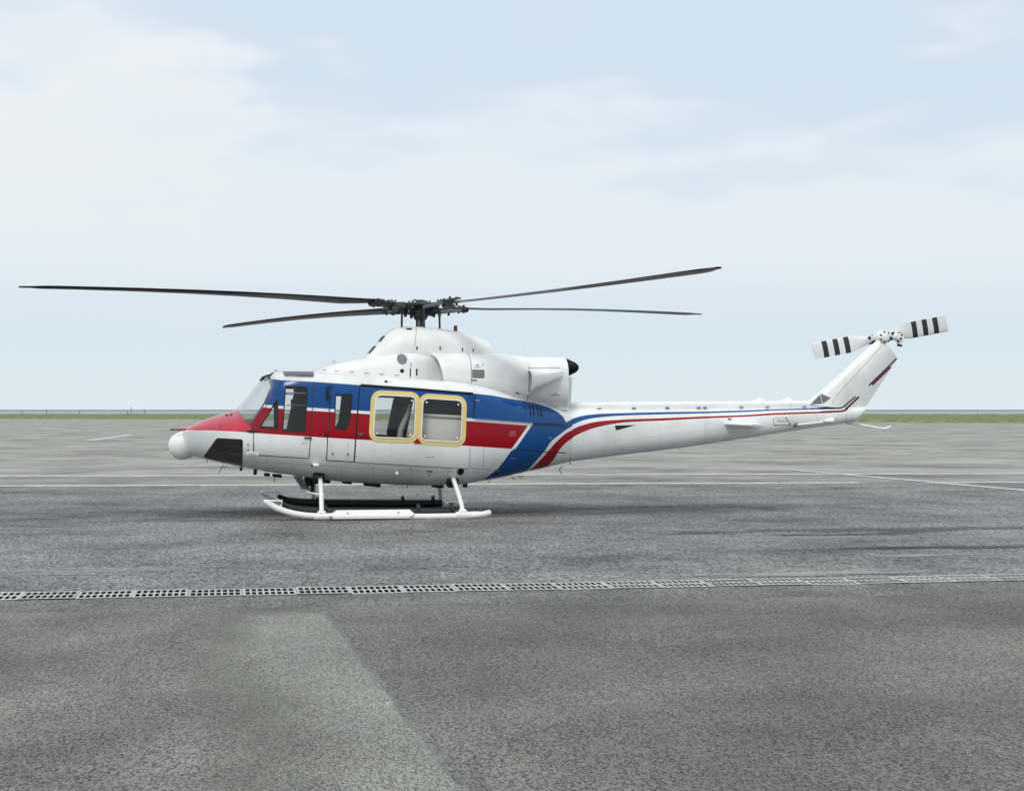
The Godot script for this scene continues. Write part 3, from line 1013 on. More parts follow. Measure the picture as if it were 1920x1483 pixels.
func weather(img: Image, seed_: int):
	# faint grime, uneven over the paint
	var n := noise(FastNoiseLite.TYPE_SIMPLEX_SMOOTH, 0.004, seed_, 5)
	var g := n.get_image(img.get_width() / 2, img.get_height() / 2)
	g.convert(Image.FORMAT_RGBA8)
	for y in g.get_height():
		for x in g.get_width():
			var v := g.get_pixel(x, y).r
			var st := n.get_noise_2d(x * 5.0, y * 0.35) * 0.5 + 0.5
			g.set_pixel(x, y, Color(0.30, 0.285, 0.25, clampf((v - 0.45) * 0.25 + maxf(st - 0.6, 0.0) * 0.28, 0.0, 0.11)))
	g.resize(img.get_width(), img.get_height())
	var k := img.duplicate()
	k.convert(Image.FORMAT_RGBA8)
	k.blend_rect(g, Rect2i(0, 0, img.get_width(), img.get_height()), Vector2i.ZERO)
	k.convert(Image.FORMAT_RGB8)
	img.copy_from(k)

func painted(img: Image) -> StandardMaterial3D:
	var m := mat(Color.WHITE, 0.2)
	m.albedo_texture = ImageTexture.create_from_image(img)
	m.texture_repeat = false
	m.metallic_specular = 0.42
	return m

func small(called: String, L: Loft, poly: PackedVector2Array, off: float, m: Material, parent: Node = heli, side := 1.0, thick := 0.02) -> MeshInstance3D:
	var s := Shape.new()
	patch(s, L, poly, off, thick, side)
	return put(called, s, m, parent)

func disc(c: Vector2, r: float, k := 18) -> PackedVector2Array:
	var p := PackedVector2Array()
	for i in k: p.append(c + Vector2(cos(TAU * i / k), sin(TAU * i / k)) * r)
	return p

func ring_frame(called: String, L: Loft, outer: PackedVector2Array, inner: PackedVector2Array, off: float, thick: float, m: Material, parent: Node, side: float) -> MeshInstance3D:
	var s := Shape.new()
	patch(s, L, outer, off, thick, side, [inner], 0.04)
	return put(called, s, m, parent)

func make_helicopter():
	heli = Node3D.new()
	heli.name = "helicopter"
	heli.position = SPOT
	heli.rotation.y = TURN
	add_child(heli)
	tag(heli, "white helicopter with blue and red stripes standing on skids on the grey apron", "helicopter")
	body = Loft.new([[-3.982, 1.048, 1.439, 1.406, 0.2, 1.8, 2.3], [-3.919, 1.022, 1.475, 1.417, 0.34, 1.75, 2.4], [-3.788, 0.986, 1.542, 1.427, 0.5, 1.7, 2.5], [-3.569, 0.937, 1.635, 1.42, 0.68, 1.7, 2.6], [-3.35, 0.888, 1.706, 1.413, 0.83, 1.75, 2.6], [-3.123, 0.834, 1.775, 1.396, 0.96, 1.95, 2.6], [-3.027, 0.816, 1.881, 1.388, 1.01, 2.1, 2.5], [-2.87, 0.784, 2.074, 1.38, 1.08, 2.3, 2.5], [-2.695, 0.752, 2.29, 1.363, 1.14, 2.5, 2.5], [-2.607, 0.734, 2.38, 1.363, 1.17, 2.6, 2.5], [-2.502, 0.72, 2.424, 1.363, 1.2, 4.2, 2.5], [-2.344, 0.697, 2.419, 1.372, 1.24, 6, 2.6], [-2.08, 0.659, 2.415, 1.398, 1.27, 7, 2.7], [-1.727, 0.603, 2.399, 1.501, 1.29, 7, 2.8], [-0.836, 0.524, 2.341, 1.5, 1.3, 7, 2.8], [0.064, 0.486, 2.282, 1.454, 1.3, 7, 2.8], [0.61, 0.495, 2.239, 1.409, 1.3, 6, 2.8], [0.978, 0.551, 2.179, 1.39, 1.24, 4.6, 2.7], [1.351, 0.611, 2.073, 1.379, 1.12, 3.6, 2.7], [1.73, 0.69, 1.967, 1.358, 0.95, 3, 2.6], [2.114, 0.765, 1.898, 1.354, 0.745, 2.8, 2.6], [2.405, 0.831, 1.852, 1.351, 0.57, 2.7, 2.6], [2.562, 0.867, 1.81, 1.349, 0.475, 2.6, 2.6]])
	boom = Loft.new([[2.562, 0.867, 1.81, 1.349, 0.475, 2.6, 2.6], [3.36, 0.965, 1.797, 1.41, 0.42, 2.6, 2.5], [4.612, 1.108, 1.797, 1.481, 0.35, 2.6, 2.4], [5.786, 1.268, 1.806, 1.553, 0.29, 2.6, 2.4], [6.778, 1.417, 1.816, 1.636, 0.235, 2.6, 2.4], [7.38, 1.497, 1.821, 1.674, 0.2, 2.6, 2.4], [7.652, 1.535, 1.821, 1.683, 0.18, 2.4, 2.3], [7.816, 1.558, 1.821, 1.702, 0.16, 2.3, 2.2], [7.951, 1.654, 1.821, 1.74, 0.12, 2.2, 2.1], [8.039, 1.749, 1.821, 1.788, 0.06, 2, 2]])
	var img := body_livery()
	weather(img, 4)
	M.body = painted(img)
	img = boom_livery()
	weather(img, 9)
	M.boom = painted(img)
	make_fuselage()
	make_cabin()
	make_cowlings()
	make_tail()
	make_rotor()
	make_gear()
	make_fittings()

func make_fuselage():
	uvr = body_rect
	# openings in the left side; the right side mirrors them
	var big_a := round_poly(pv([-0.879, 2.016, -0.222, 1.987, -0.257, 1.308, -0.918, 1.332]), 0.10)
	var big_b := round_poly(pv([-0.104, 1.965, 0.543, 1.922, 0.52, 1.245, -0.139, 1.286]), 0.10)
	var narrow := round_poly(pv([-1.526, 2.02, -1.259, 2.022, -1.307, 1.588, -1.363, 1.463, -1.539, 1.467]), 0.03)
	var crew := round_poly(pv([-2.328, 2.153, -1.979, 2.144, -2.022, 1.421, -2.374, 1.43]), 0.03)
	var vent := round_poly(pv([-2.455, 1.946, -2.446, 1.468, -2.738, 1.485]), 0.02)
	var chin := round_poly(pv([-3.419, 1.305, -3.018, 1.286, -3.02, 0.797, -3.218, 0.865, -3.436, 0.936, -3.635, 0.998]), 0.03)
	var shell := Shape.new()
	var lining := Shape.new()
	var xs := steps(body.x0, -2.3, 0.035)
	xs.append_array(steps(-2.25, body.x1, 0.06))
	var fs := steps(-PI / 2, PI / 2, PI / 56)
	# windscreen opening in x and angle
	var glass_f := PackedVector2Array()
	for p in dense(pv([-2.546, 2.274, -2.516, 2.176, -2.648, 1.873, -2.882, 1.536, -2.933, 1.541, -3.081, 1.752]), 0.03, false): glass_f.append(Vector2(p.x, body.phi(p.x, p.y)))
	glass_f.append(Vector2(Vector2(-3.097, 1.751).x, 1.50))
	glass_f.append(Vector2(Vector2(-2.646, 2.335).x, 1.50))
	for side in [1.0, -1.0]:
		var holes := [glass_f]
		for h in [crew, vent, narrow, big_a, big_b, chin]: holes.append(to_f(body, grow(h, 0.012)))
		skin(shell, body, xs, fs, side, 0.0, holes)
		skin(lining, body, xs, fs, side, -0.035, holes, null, true)
		for h in [crew, vent, narrow, big_a, big_b, chin]: edge(lining, body, grow(h, 0.012), 0.0, -0.035, side, false)
	# nose cap
	for i in fs.size() - 1:
		for side in [1.0, -1.0]:
			var a := surf(body, body.x0, fs[i], 0, side)
			var b := surf(body, body.x0, fs[i + 1], 0, side)
			var mid := Vector3(body.x0 - 0.03, 1.24, 0)
			shell.tri(mid, a[0], b[0], Vector3.LEFT, a[1], b[1], side_uv(mid), side_uv(a[0]), side_uv(b[0]))
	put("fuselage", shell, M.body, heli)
	put("cabin_lining", lining, M.lining, heli)
	for side in [1.0, -1.0]:
		var s := Shape.new()
		var r := Rect2(glass_f[0], Vector2.ZERO)
		for p in glass_f: r = r.expand(p)
		skin(s, body, steps(r.position.x, r.end.x, 0.04), steps(r.position.y, r.end.y, 0.05), side, -0.004, [], glass_f)
		put("windshield", s, M.screen, heli)
		small("chin_window", body, grow(chin, 0.01), -0.003, M.tint, heli, side, 0.0)
		# crew door
		uvr = body_rect
		var s2 := Shape.new()
		patch(s2, body, round_poly(pv([-2.369, 2.222, -1.88, 2.205, -1.92, 1.761, -1.941, 1.33, -1.958, 1.001, -2.452, 1.031, -2.817, 1.056, -2.819, 1.386, -2.844, 1.45]), 0.02), 0.007, 0.012, side, [crew, vent], 0.05)
		var door := put("crew_door", s2, M.body, heli)
		ring_frame("window_seal", body, grow(crew, 0.010), grow(crew, -0.006), 0.011, 0.02, M.gasket, door, side)
		ring_frame("window_seal", body, grow(vent, 0.008), grow(vent, -0.006), 0.011, 0.02, M.gasket, door, side)
		small("window_pane", body, crew, -0.004, M.glass, door, side, 0.0)
		small("vent_pane", body, vent, -0.004, M.glass, door, side, 0.0)
		small("window_rail", body, pv([-2.341, 2.062, -1.997, 2.054, -1.997, 2.036, -2.341, 2.045]), -0.012, M.steel, door, side, 0.01)
		small("window_rail", body, pv([-2.243, 1.862, -2.005, 1.851, -2.005, 1.838, -2.243, 1.847]), -0.012, M.steel, door, side, 0.01)
		small("door_handle", body, pv([-2.035, 1.337, -1.911, 1.329, -1.915, 1.311, -2.03, 1.315]), 0.03, M.black, door, side, 0.03)
		small("hinge_fairing", body, round_poly(pv([-2.953, 1.068, -2.851, 1.1, -2.741, 1.061, -2.749, 1.048, -2.944, 1.048]), 0.01), 0.03, M.white, door, side, 0.03)
		# narrow hinged panel
		uvr = body_rect
		s2 = Shape.new()
		patch(s2, body, pv([-1.583, 2.188, -1.145, 2.168, -1.182, 1.717, -1.215, 1.242, -1.226, 0.934, -1.658, 0.961, -1.644, 1.373, -1.61, 1.847]), 0.007, 0.012, side, [narrow], 0.05)
		door = put("hinged_door", s2, M.body, heli)
		ring_frame("window_seal", body, grow(narrow, 0.010), grow(narrow, -0.006), 0.011, 0.02, M.gasket, door, side)
		small("window_pane", body, narrow, -0.004, M.glass, door, side, 0.0)
		small("door_latch", body, pv([-1.587, 1.082, -1.557, 1.081, -1.56, 1.064, -1.589, 1.066]), 0.02, M.steel, door, side)
		small("door_latch", body, pv([-1.341, 1.068, -1.311, 1.067, -1.315, 1.05, -1.344, 1.052]), 0.02, M.steel, door, side)
		small("door_handle", body, pv([-1.697, 1.407, -1.655, 1.416, -1.642, 1.386, -1.672, 1.369, -1.697, 1.382]), 0.03, M.black, door, side)
		# sliding cabin door with two large windows
		uvr = body_rect
		s2 = Shape.new()
		patch(s2, body, pv([-1.124, 2.15, -0.216, 2.087, 0.721, 2.01, 0.706, 1.629, 0.672, 1.148, 0.667, 0.808, -0.027, 0.855, -0.729, 0.901, -1.203, 0.931, -1.189, 1.242, -1.16, 1.717]), 0.012, 0.018, side, [big_a, big_b], 0.06)
		door = put("cabin_door", s2, M.body, heli)
		var fa := grow(big_a, 0.075)
		var fb := grow(big_b, 0.075)
		var both: Array = Geometry2D.clip_polygons(fb, fa)
		s2 = Shape.new()
		patch(s2, body, fa, 0.020, 0.012, side, [grow(big_a, 0.012)], 0.04)
		put("window_frame", s2, M.gold, door)
		s2 = Shape.new()
		for p in Geometry2D.clip_polygons(fb, fa):
			patch(s2, body, p, 0.019, 0.012, side, [grow(big_b, 0.012)], 0.04)
		put("window_frame", s2, M.gold, door)
		for h in [big_a, big_b]:
			ring_frame("window_seal", body, grow(h, 0.013), grow(h, -0.008), 0.028, 0.03, M.seal, door, side)
			small("window_pane", body, h, -0.004, M.glass, door, side, 0.0)
			# fixing studs in the corners of the pane
			var cc := Vector2.ZERO
			for p in h: cc += p / h.size()
			for i in 4:
				var corner: Vector2 = h[i * 7 + 3]
				small("pane_stud", body, disc(corner + (cc - corner).normalized() * 0.055, 0.016, 10), 0.012, M.seal, door, side)
		small("rescue_arrow", body, pv([-0.256, 1.228, -0.125, 1.221, -0.187, 1.308]), 0.024, M.red, door, side, 0.006)
		small("door_handle", body, pv([-1.173, 1.406, -1.052, 1.399, -1.052, 1.389, -1.087, 1.376, -1.13, 1.346, -1.147, 1.354, -1.147, 1.385, -1.173, 1.392]), 0.035, M.steel, door, side, 0.02)
		small("door_rail", body, pv([-1.119, 2.183, -0.214, 2.121, 0.724, 2.045, 0.722, 2.021, -0.215, 2.098, -1.12, 2.161]), 0.03, M.vent, heli, side, 0.04)
		# blue engine deck fairing that ends in a rounded edge
		uvr = body_rect
		s2 = Shape.new()
		patch(s2, body, round_poly(pv([0.774, 2.149, 1.174, 2.068, 1.663, 1.945, 1.876, 1.896, 2.116, 1.823, 2.283, 1.755, 2.373, 1.678, 2.411, 1.605, 2.416, 1.519, 1.842, 1.55, 0.733, 1.629]), 0.02), 0.03, 0.045, side, [], 0.05)
		var deck := put("deck_fairing", s2, M.body, heli)
		for q in [pv([1.742, 1.863, 1.762, 1.862, 1.748, 1.666, 1.723, 1.668]), pv([1.804, 1.846, 1.824, 1.843, 1.814, 1.663, 1.788, 1.665]), pv([1.87, 1.823, 1.889, 1.818, 1.91, 1.661, 1.88, 1.663]), pv([1.944, 1.792, 1.964, 1.785, 1.96, 1.643, 1.935, 1.643])]:
			small("vent_slot", body, q, 0.034, M.vent, deck, side, 0.012)
		small("latch", body, pv([0.758, 1.925, 0.823, 1.921, 0.823, 1.91, 0.758, 1.914]), 0.036, M.grey, deck, side)
		small("latch", body, pv([1.51, 1.806, 1.571, 1.801, 1.569, 1.79, 1.508, 1.796]), 0.036, M.grey, deck, side)
	# eyebrow windows in the cockpit roof
	for side in [1.0, -1.0]:
		small("roof_window", body, round_poly(pv([-2.341, 2.314, -1.877, 2.305, -1.868, 2.383, -2.362, 2.387]), 0.02), 0.018, M.roofglass, heli, side, 0.02)
	# radome, joined to the nose by a smooth neck
	var s3 := Shape.new()
	s3.lathe(Vector3(-3.996, 1.172, 0), Vector3(-0.94, -0.34, 0).normalized(), [Vector2(0.235, -0.34), Vector2(0.2325, -0.2), Vector2(0.232, -0.1), Vector2(0.232, 0.0), Vector2(0.227, 0.05), Vector2(0.213, 0.098), Vector2(0.19, 0.14), Vector2(0.158, 0.173), Vector2(0.118, 0.203), Vector2(0.066, 0.223), Vector2(0.001, 0.23)], 40)
	put("radome", s3, M.skid, heli)

func seat(called: String, x: float, z: float, m: Material, tall: float):
	var o := Node3D.new()
	o.name = called
	o.position = Vector3(x, 0.95, z)
	heli.add_child(o, true)
	var s := Shape.new()
	s.box(Vector3(0.0, 0.32, 0), Vector3(0.48, 0.14, 0.46), Basis(Vector3.BACK, -0.08), 0.05)
	put("seat_cushion", s, m, o)
	s = Shape.new()
	s.box(Vector3(0.20 + tall * 0.1, 0.34 + tall / 2, 0), Vector3(0.16 if tall < 0.8 else 0.24, tall, 0.46), Basis(Vector3.BACK, -0.2), 0.05)
	put("backrest", s, m, o)
	s = Shape.new()
	s.box(Vector3(0.30 + tall * 0.14, 0.42 + tall, 0), Vector3(0.11, 0.2, 0.28), Basis(Vector3.BACK, -0.2), 0.045)
	put("headrest", s, m, o)
	for z2 in [-0.18, 0.18]:
		for x2 in [-0.16, 0.18]:
			s = Shape.new()
			s.tube([Vector3(x2, 0.27, z2), Vector3(x2 * 1.2, -0.02, z2)], 0.018, 8)
			put("seat_leg", s, M.steel, o)
	return o

func make_cabin():
	var s := Shape.new()
	s.box(Vector3(-0.9, 0.98, 0), Vector3(3.3, 0.05, 1.5), Basis(Vector3.BACK, -0.05))
	put("cabin_floor", s, M.lining, heli)
	s = Shape.new()
	s.box(Vector3(-2.88, 1.34, 0), Vector3(0.36, 0.5, 1.4), Basis(Vector3.BACK, 0.2), 0.06)
	s.box(Vector3(-2.86, 1.60, 0), Vector3(0.44, 0.05, 1.6), Basis(Vector3.BACK, 0.12), 0.02)
	put("instrument_panel", s, M.black, heli)
	for z in [0.55, -0.55]:
		seat("crew_seat", -2.36, z, M.seat, 0.82)
		var o := Shape.new()
		o.tube([Vector3(-2.45, 0.95, z), Vector3(-2.5, 1.3, z), Vector3(-2.42, 1.46, z)], 0.018, 8)
		o.box(Vector3(-2.41, 1.5, z), Vector3(0.04, 0.11, 0.04), Basis.IDENTITY, 0.012)
		put("control_stick", o, M.black, heli)
	s = Shape.new()
	s.box(Vector3(-1.62, 1.45, 0), Vector3(0.09, 1.2, 0.5), Basis.IDENTITY, 0.02)
	s.box(Vector3(-1.7, 2.15, 0), Vector3(0.9, 0.16, 0.8), Basis.IDENTITY, 0.03)
	put("overhead_console", s, M.black, heli)
	# cabin seats in the middle, their backs to the rear; the strap shows in the front window
	for z in [0.74, 0.24, -0.26, -0.76]:
		seat("cabin_seat", -0.63, z, M.seat, 0.72)
	s = Shape.new()
	s.tube([Vector3(-0.293, 1.875, 1.02), Vector3(-0.312, 1.778, 1.03), Vector3(-0.352, 1.655, 1.04), Vector3(-0.409, 1.532, 1.04), Vector3(-0.445, 1.427, 1.04), Vector3(-0.462, 1.287, 1.04)], [0.02, 0.036, 0.042, 0.045, 0.05, 0.05], 10)
	put("seat_strap", s, M.strap, heli)
	s = Shape.new()
	s.box(Vector3(0.217, 1.427, 1.12), Vector3(0.86, 0.54, 0.05), Basis(Vector3.BACK, -0.05), 0.02)
	put("equipment_cover", s, M.panel, heli)
	s = Shape.new()
	s.box(Vector3(0.214, 1.655, 1.15), Vector3(0.86, 0.03, 0.04), Basis(Vector3.BACK, -0.05), 0.008)
	put("cover_rail", s, M.strap, heli)
	s = Shape.new()
	s.box(Vector3(0.40, 1.55, 0.0), Vector3(0.9, 1.3, 1.3), Basis(Vector3.BACK, -0.05), 0.04)
	put("equipment_rack", s, M.black, heli)
	s = Shape.new()
	s.box(Vector3(0.86, 1.5, 0), Vector3(0.05, 1.0, 2.0))
	put("rear_bulkhead", s, M.lining, heli)
	# folded sun blinds and a chart board seen through the crew door window
	s = Shape.new()
	s.box(Vector3(-2.12, 1.9, -1.02), Vector3(0.10, 0.12, 0.02), Basis.IDENTITY, 0.006)
	put("document_holder", s, M.tan, heli)

func make_cowlings():
	var fore := Loft.new([[-1.841, 2.275, 2.451, 2.337, 0.52, 2.5, 3], [-1.493, 2.248, 2.559, 2.337, 0.6, 3, 3], [-0.992, 2.222, 2.647, 2.338, 0.66, 3.6, 3], [-0.459, 2.188, 2.731, 2.339, 0.68, 4, 3], [-0.205, 2.171, 2.755, 2.34, 0.66, 4, 3], [-0.001, 2.154, 2.757, 2.343, 0.57, 4, 3], [0.232, 2.156, 2.76, 2.346, 0.45, 4, 3], [0.556, 2.14, 2.754, 2.349, 0.36, 4, 3]])
	var engine := Loft.new([[-0.023, 2.153, 2.78, 2.385, 0.68, 2.8, 3], [0.356, 2.135, 2.762, 2.384, 0.8, 2.8, 3], [0.849, 2.055, 2.742, 2.341, 0.84, 2.8, 3], [1.319, 1.939, 2.736, 2.342, 0.84, 2.8, 3], [1.737, 1.832, 2.693, 2.344, 0.82, 2.8, 3]])
	var aft := Loft.new([[1.739, 1.814, 2.684, 2.336, 0.78, 2.8, 3], [2.116, 1.778, 2.687, 2.338, 0.72, 2.8, 3], [2.468, 1.76, 2.685, 2.323, 0.62, 2.6, 3]])
	var pylon := Loft.new([[-1.001, 2.464, 2.63, 2.555, 0.28, 2.2, 2.5], [-0.867, 2.464, 2.785, 2.608, 0.36, 2.3, 2.5], [-0.724, 2.464, 2.93, 2.68, 0.42, 2.3, 2.5], [-0.598, 2.464, 3.076, 2.717, 0.46, 2.4, 2.5], [-0.481, 2.464, 3.154, 2.753, 0.48, 2.4, 2.5], [-0.345, 2.465, 3.187, 2.79, 0.49, 2.4, 2.5], [-0.008, 2.466, 3.195, 2.801, 0.49, 2.4, 2.5], [0.341, 2.468, 3.166, 2.794, 0.47, 2.4, 2.5], [0.719, 2.47, 3.101, 2.761, 0.43, 2.3, 2.5], [1.017, 2.472, 3.012, 2.709, 0.38, 2.3, 2.5], [1.167, 2.473, 2.953, 2.683, 0.34, 2.2, 2.5], [1.263, 2.474, 2.867, 2.639, 0.27, 2.2, 2.5], [1.381, 2.476, 2.744, 2.586, 0.14, 2, 2.5]])
	var fs := steps(-PI / 2, PI / 2, PI / 44)
	var s := Shape.new()
	for side in [1.0, -1.0]:
		skin(s, fore, steps(fore.x0, fore.x1, 0.05), fs, side, 0.0, [])
		for i in fs.size() - 1:
			var a := surf(fore, fore.x0, fs[i], 0, side)
			var b := surf(fore, fore.x0, fs[i + 1], 0, side)
			s.tri(Vector3(fore.x0, 2.33, 0), a[0], b[0], Vector3.LEFT, Vector3.LEFT, Vector3.LEFT)
	var cf := put("forward_cowling", s, M.white, heli)
	s = Shape.new()
	for side in [1.0, -1.0]:
		skin(s, pylon, steps(pylon.x0, pylon.x1, 0.04), fs, side, 0.0, [])
		for e in [pylon.x0, pylon.x1]:
			for i in fs.size() - 1:
				var a := surf(pylon, e, fs[i], 0, side)
				var b := surf(pylon, e, fs[i + 1], 0, side)
				var n := Vector3(-1 if e == pylon.x0 else 1, 0, 0)
				s.tri(Vector3(e, 2.56, 0), a[0], b[0], n, n, n)
	var cp := put("pylon_fairing", s, M.white, heli)
	# the intake cowling begins at a raked, curved lip
	var lip := spline(pv([0.009, 2.801, 0.061, 2.757, 0.149, 2.716, 0.204, 2.654, 0.238, 2.571, 0.269, 2.463, 0.294, 2.356, 0.315, 2.268, 0.394, 2.139]), 6)
	var lf := PackedVector2Array()
	for p in lip: lf.append(Vector2(p.x, engine.phi(p.x, p.y)))
	lf[0].y = 1.6
	lf[lf.size() - 1].y = -1.6
	var seam_x: float = Vector2(0.76, 2.384).x
	var clip := lf.duplicate()
	clip.append(Vector2(seam_x - 0.004, -1.6))
	clip.append(Vector2(seam_x - 0.004, 1.6))
	s = Shape.new()
	var rim := Shape.new()
	var xs := steps(engine.x0, seam_x - 0.004, 0.035)
	for side in [1.0, -1.0]:
		skin(s, engine, xs, fs, side, 0.0, [], clip)
		skin(s, engine, xs, fs, side, -0.025, [], clip, true)
		for i in lf.size() - 1:
			var a0 := surf(engine, lf[i].x, clampf(lf[i].y, -1.55, 1.55), 0.0, side)
			var a1 := surf(engine, lf[i].x, clampf(lf[i].y, -1.55, 1.55), -0.025, side)
			var b0 := surf(engine, lf[i + 1].x, clampf(lf[i + 1].y, -1.55, 1.55), 0.0, side)
			var b1 := surf(engine, lf[i + 1].x, clampf(lf[i + 1].y, -1.55, 1.55), -0.025, side)
			var am: Vector3 = (a0[0] + a1[0]) / 2 + Vector3(-0.012, 0, 0)
			var bm: Vector3 = (b0[0] + b1[0]) / 2 + Vector3(-0.012, 0, 0)
			var n := Vector3.LEFT
			s.tri(a0[0], b0[0], bm, a0[1], b0[1], n); s.tri(a0[0], bm, am, a0[1], n, n)
			s.tri(am, bm, b1[0], n, n, -b0[1]); s.tri(am, b1[0], a1[0], n, -b0[1], -a0[1])
	var ci := put("intake_cowling", s, M.white, heli)
	# back wall of the intake, set well inside
	s = Shape.new()
	s.box(Vector3(0.52, 2.36, 0.0), Vector3(0.03, 0.46, 1.24))
	put("intake_screen", s, M.dark, heli)
	s = Shape.new()
	xs = steps(seam_x + 0.004, engine.x1, 0.05)
	for side in [1.0, -1.0]: skin(s, engine, xs, fs, side, 0.004, [])
	var ce := put("engine_cowling", s, M.white, heli)
	# aft cowling and the block below the exhausts
	s = Shape.new()
	var end_x: float = aft.x1
	for side in [1.0, -1.0]:
		skin(s, aft, steps(aft.x0 + 0.012, aft.x1, 0.05), fs, side, 0.0, [])
		for e in [aft.x0 + 0.012, aft.x1]:
			for i in fs.size() - 1:
				var a := surf(aft, e, fs[i], 0, side)
				var b := surf(aft, e, fs[i + 1], 0, side)
				var n := Vector3(-1 if e < aft.x1 else 1, 0, 0)
				s.tri(Vector3(e, 2.3, 0), a[0], b[0], n, n, n)
	var ca := put("aft_cowling", s, M.white, heli)
	s = Shape.new()
	s.prism(pv([2.286, 2.337, 2.571, 2.342, 2.543, 1.888, 2.501, 1.778, 2.286, 1.76]), -0.44, 0.44)
	put("tail_fairing", s, M.white, heli)
	# side scoops: a half teardrop with an open mouth
	for side in [1.0, -1.0]:
		s = Shape.new()
		var mouth := Shape.new()
		var xa: float = Vector2(1.729, 2.298).x
		var xb: float = Vector2(2.354, 2.392).x
		var cols := 16
		var rows := 18
		var g := []
		for i in cols + 1:
			var t := float(i) / cols
			var x := lerpf(xa, xb, t)
			var ytop := lerpf(Vector2(1.72, 2.436).y, Vector2(2.344, 2.445).y, t)
			var ybot := lerpf(Vector2(1.72, 2.042).y, Vector2(2.344, 2.319).y, t * (1.25 - 0.25 * t))
			var out := 0.29 * (1.0 - t * t * 0.96)
			var row := []
			for k in rows + 1:
				var a := PI * k / rows - PI / 2
				var e := 0.55
				var yy := (ytop + ybot) / 2 + signf(sin(a)) * pow(absf(sin(a)), e) * (ytop - ybot) / 2
				var fz := aft.pt(x, aft.phi(x, yy)).z
				row.append(Vector3(x + (0.05 * (1.0 - t) * cos(a)) * 0.6, yy, fz - 0.02 + pow(maxf(cos(a), 0.0), e) * (out + 0.02)))
			g.append(row)
		for i in cols:
			for k in rows:
				var q := []
				for w in [[i, k], [i + 1, k], [i + 1, k + 1], [i, k + 1]]:
					var p: Vector3 = g[w[0]][w[1]]
					var du: Vector3 = g[mini(w[0] + 1, cols)][w[1]] - g[maxi(w[0] - 1, 0)][w[1]]
					var dv: Vector3 = g[w[0]][mini(w[1] + 1, rows)] - g[w[0]][maxi(w[1] - 1, 0)]
					var n := dv.cross(du).normalized()
					if n.z < 0: n = -n
					q.append([Vector3(p.x, p.y, p.z * side), Vector3(n.x, n.y, n.z * side)])
				s.tri(q[0][0], q[1][0], q[2][0], q[0][1], q[1][1], q[2][1])
				s.tri(q[0][0], q[2][0], q[3][0], q[0][1], q[2][1], q[3][1])
		var lipp := []
		for k in rows + 1:
			var p: Vector3 = g[0][k]
			lipp.append(Vector3(p.x, p.y, p.z * side))
		s.tube(lipp, 0.012, 8)
		var sc := put("air_scoop", s, M.white, heli)
		# a dark throat behind the mouth
		s = Shape.new()
		for k in rows:
			var a: Vector3 = g[6][k]
			var b: Vector3 = g[6][k + 1]
			var c: Vector3 = g[6][rows / 2] * Vector3(1, 0, 0) + Vector3(0, (g[6][0].y + g[6][rows].y) / 2, g[6][0].z)
			for w in [0]: s.tri(Vector3(a.x, a.y, a.z * side), Vector3(b.x, b.y, b.z * side), Vector3(c.x, c.y, c.z * side), Vector3.LEFT, Vector3.LEFT, Vector3.LEFT)
		put("throat", s, M.dark, sc)
		# exhaust pipes, cut off at a slant
		s = Shape.new()
		var ctr := Vector3(2.445, 2.503, 0.30 * side)
		var ax := Vector3(1, 0.02, 0.12 * side).normalized()
		var u := Vector3.UP
		var v := ax.cross(u).normalized()
		var ring_n := 24
		for i in ring_n:
			var q := []
			for k in [i, i + 1]:
				var a: float = TAU * k / ring_n
				var rad := u * cos(a) * 0.152 + v * sin(a) * 0.16
				var tip := 0.25 - 0.11 * cos(a) * cos(a) - 0.02 * cos(a)
				q.append([ctr + rad, rad.normalized(), ctr + rad * 0.96 + ax * (tip * 0.6), ctr + rad * (0.86 - 0.10 * absf(cos(a))) + ax * tip, ctr + rad * 0.9 + ax * -0.1])
			s.tri(q[0][0], q[1][0], q[1][2], q[0][1], q[1][1], q[1][1]); s.tri(q[0][0], q[1][2], q[0][2], q[0][1], q[1][1], q[0][1])
			s.tri(q[0][2], q[1][2], q[1][3], q[0][1], q[1][1], (q[1][1] + ax * 0.6).normalized()); s.tri(q[0][2], q[1][3], q[0][3], q[0][1], (q[1][1] + ax * 0.6).normalized(), (q[0][1] + ax * 0.6).normalized())
			s.tri(q[0][3], q[1][3], ctr + ax * 0.02, ax, ax, ax)
		put("exhaust_pipe", s, M.exhaust, heli)
		# round mesh vent, drain hole, louvre and latches
		small("mesh_vent", fore, disc(pv([-0.381, 2.62])[0], 0.085, 24), 0.008, M.grille, cf, side)
		small("drain_hole", fore, disc(pv([-0.386, 2.423])[0], 0.034, 16), 0.006, M.black, cf, side)
		small("latch", fore, pv([-0.251, 2.468, -0.237, 2.468, -0.237, 2.326, -0.255, 2.326]), 0.008, M.black, cf, side)
		small("latch", fore, pv([-0.237, 2.562, -0.225, 2.562, -0.226, 2.486, -0.239, 2.486]), 0.006, M.grey, cf, side)
		small("latch", fore, pv([-0.147, 2.46, -0.124, 2.46, -0.126, 2.349, -0.15, 2.349]), 0.008, M.dark, cf, side)
		for px in [-1.663, 2.427, -1.462, 2.42, -1.216, 2.406, -0.97, 2.392, -0.722, 2.372, -0.464, 2.358]: pass
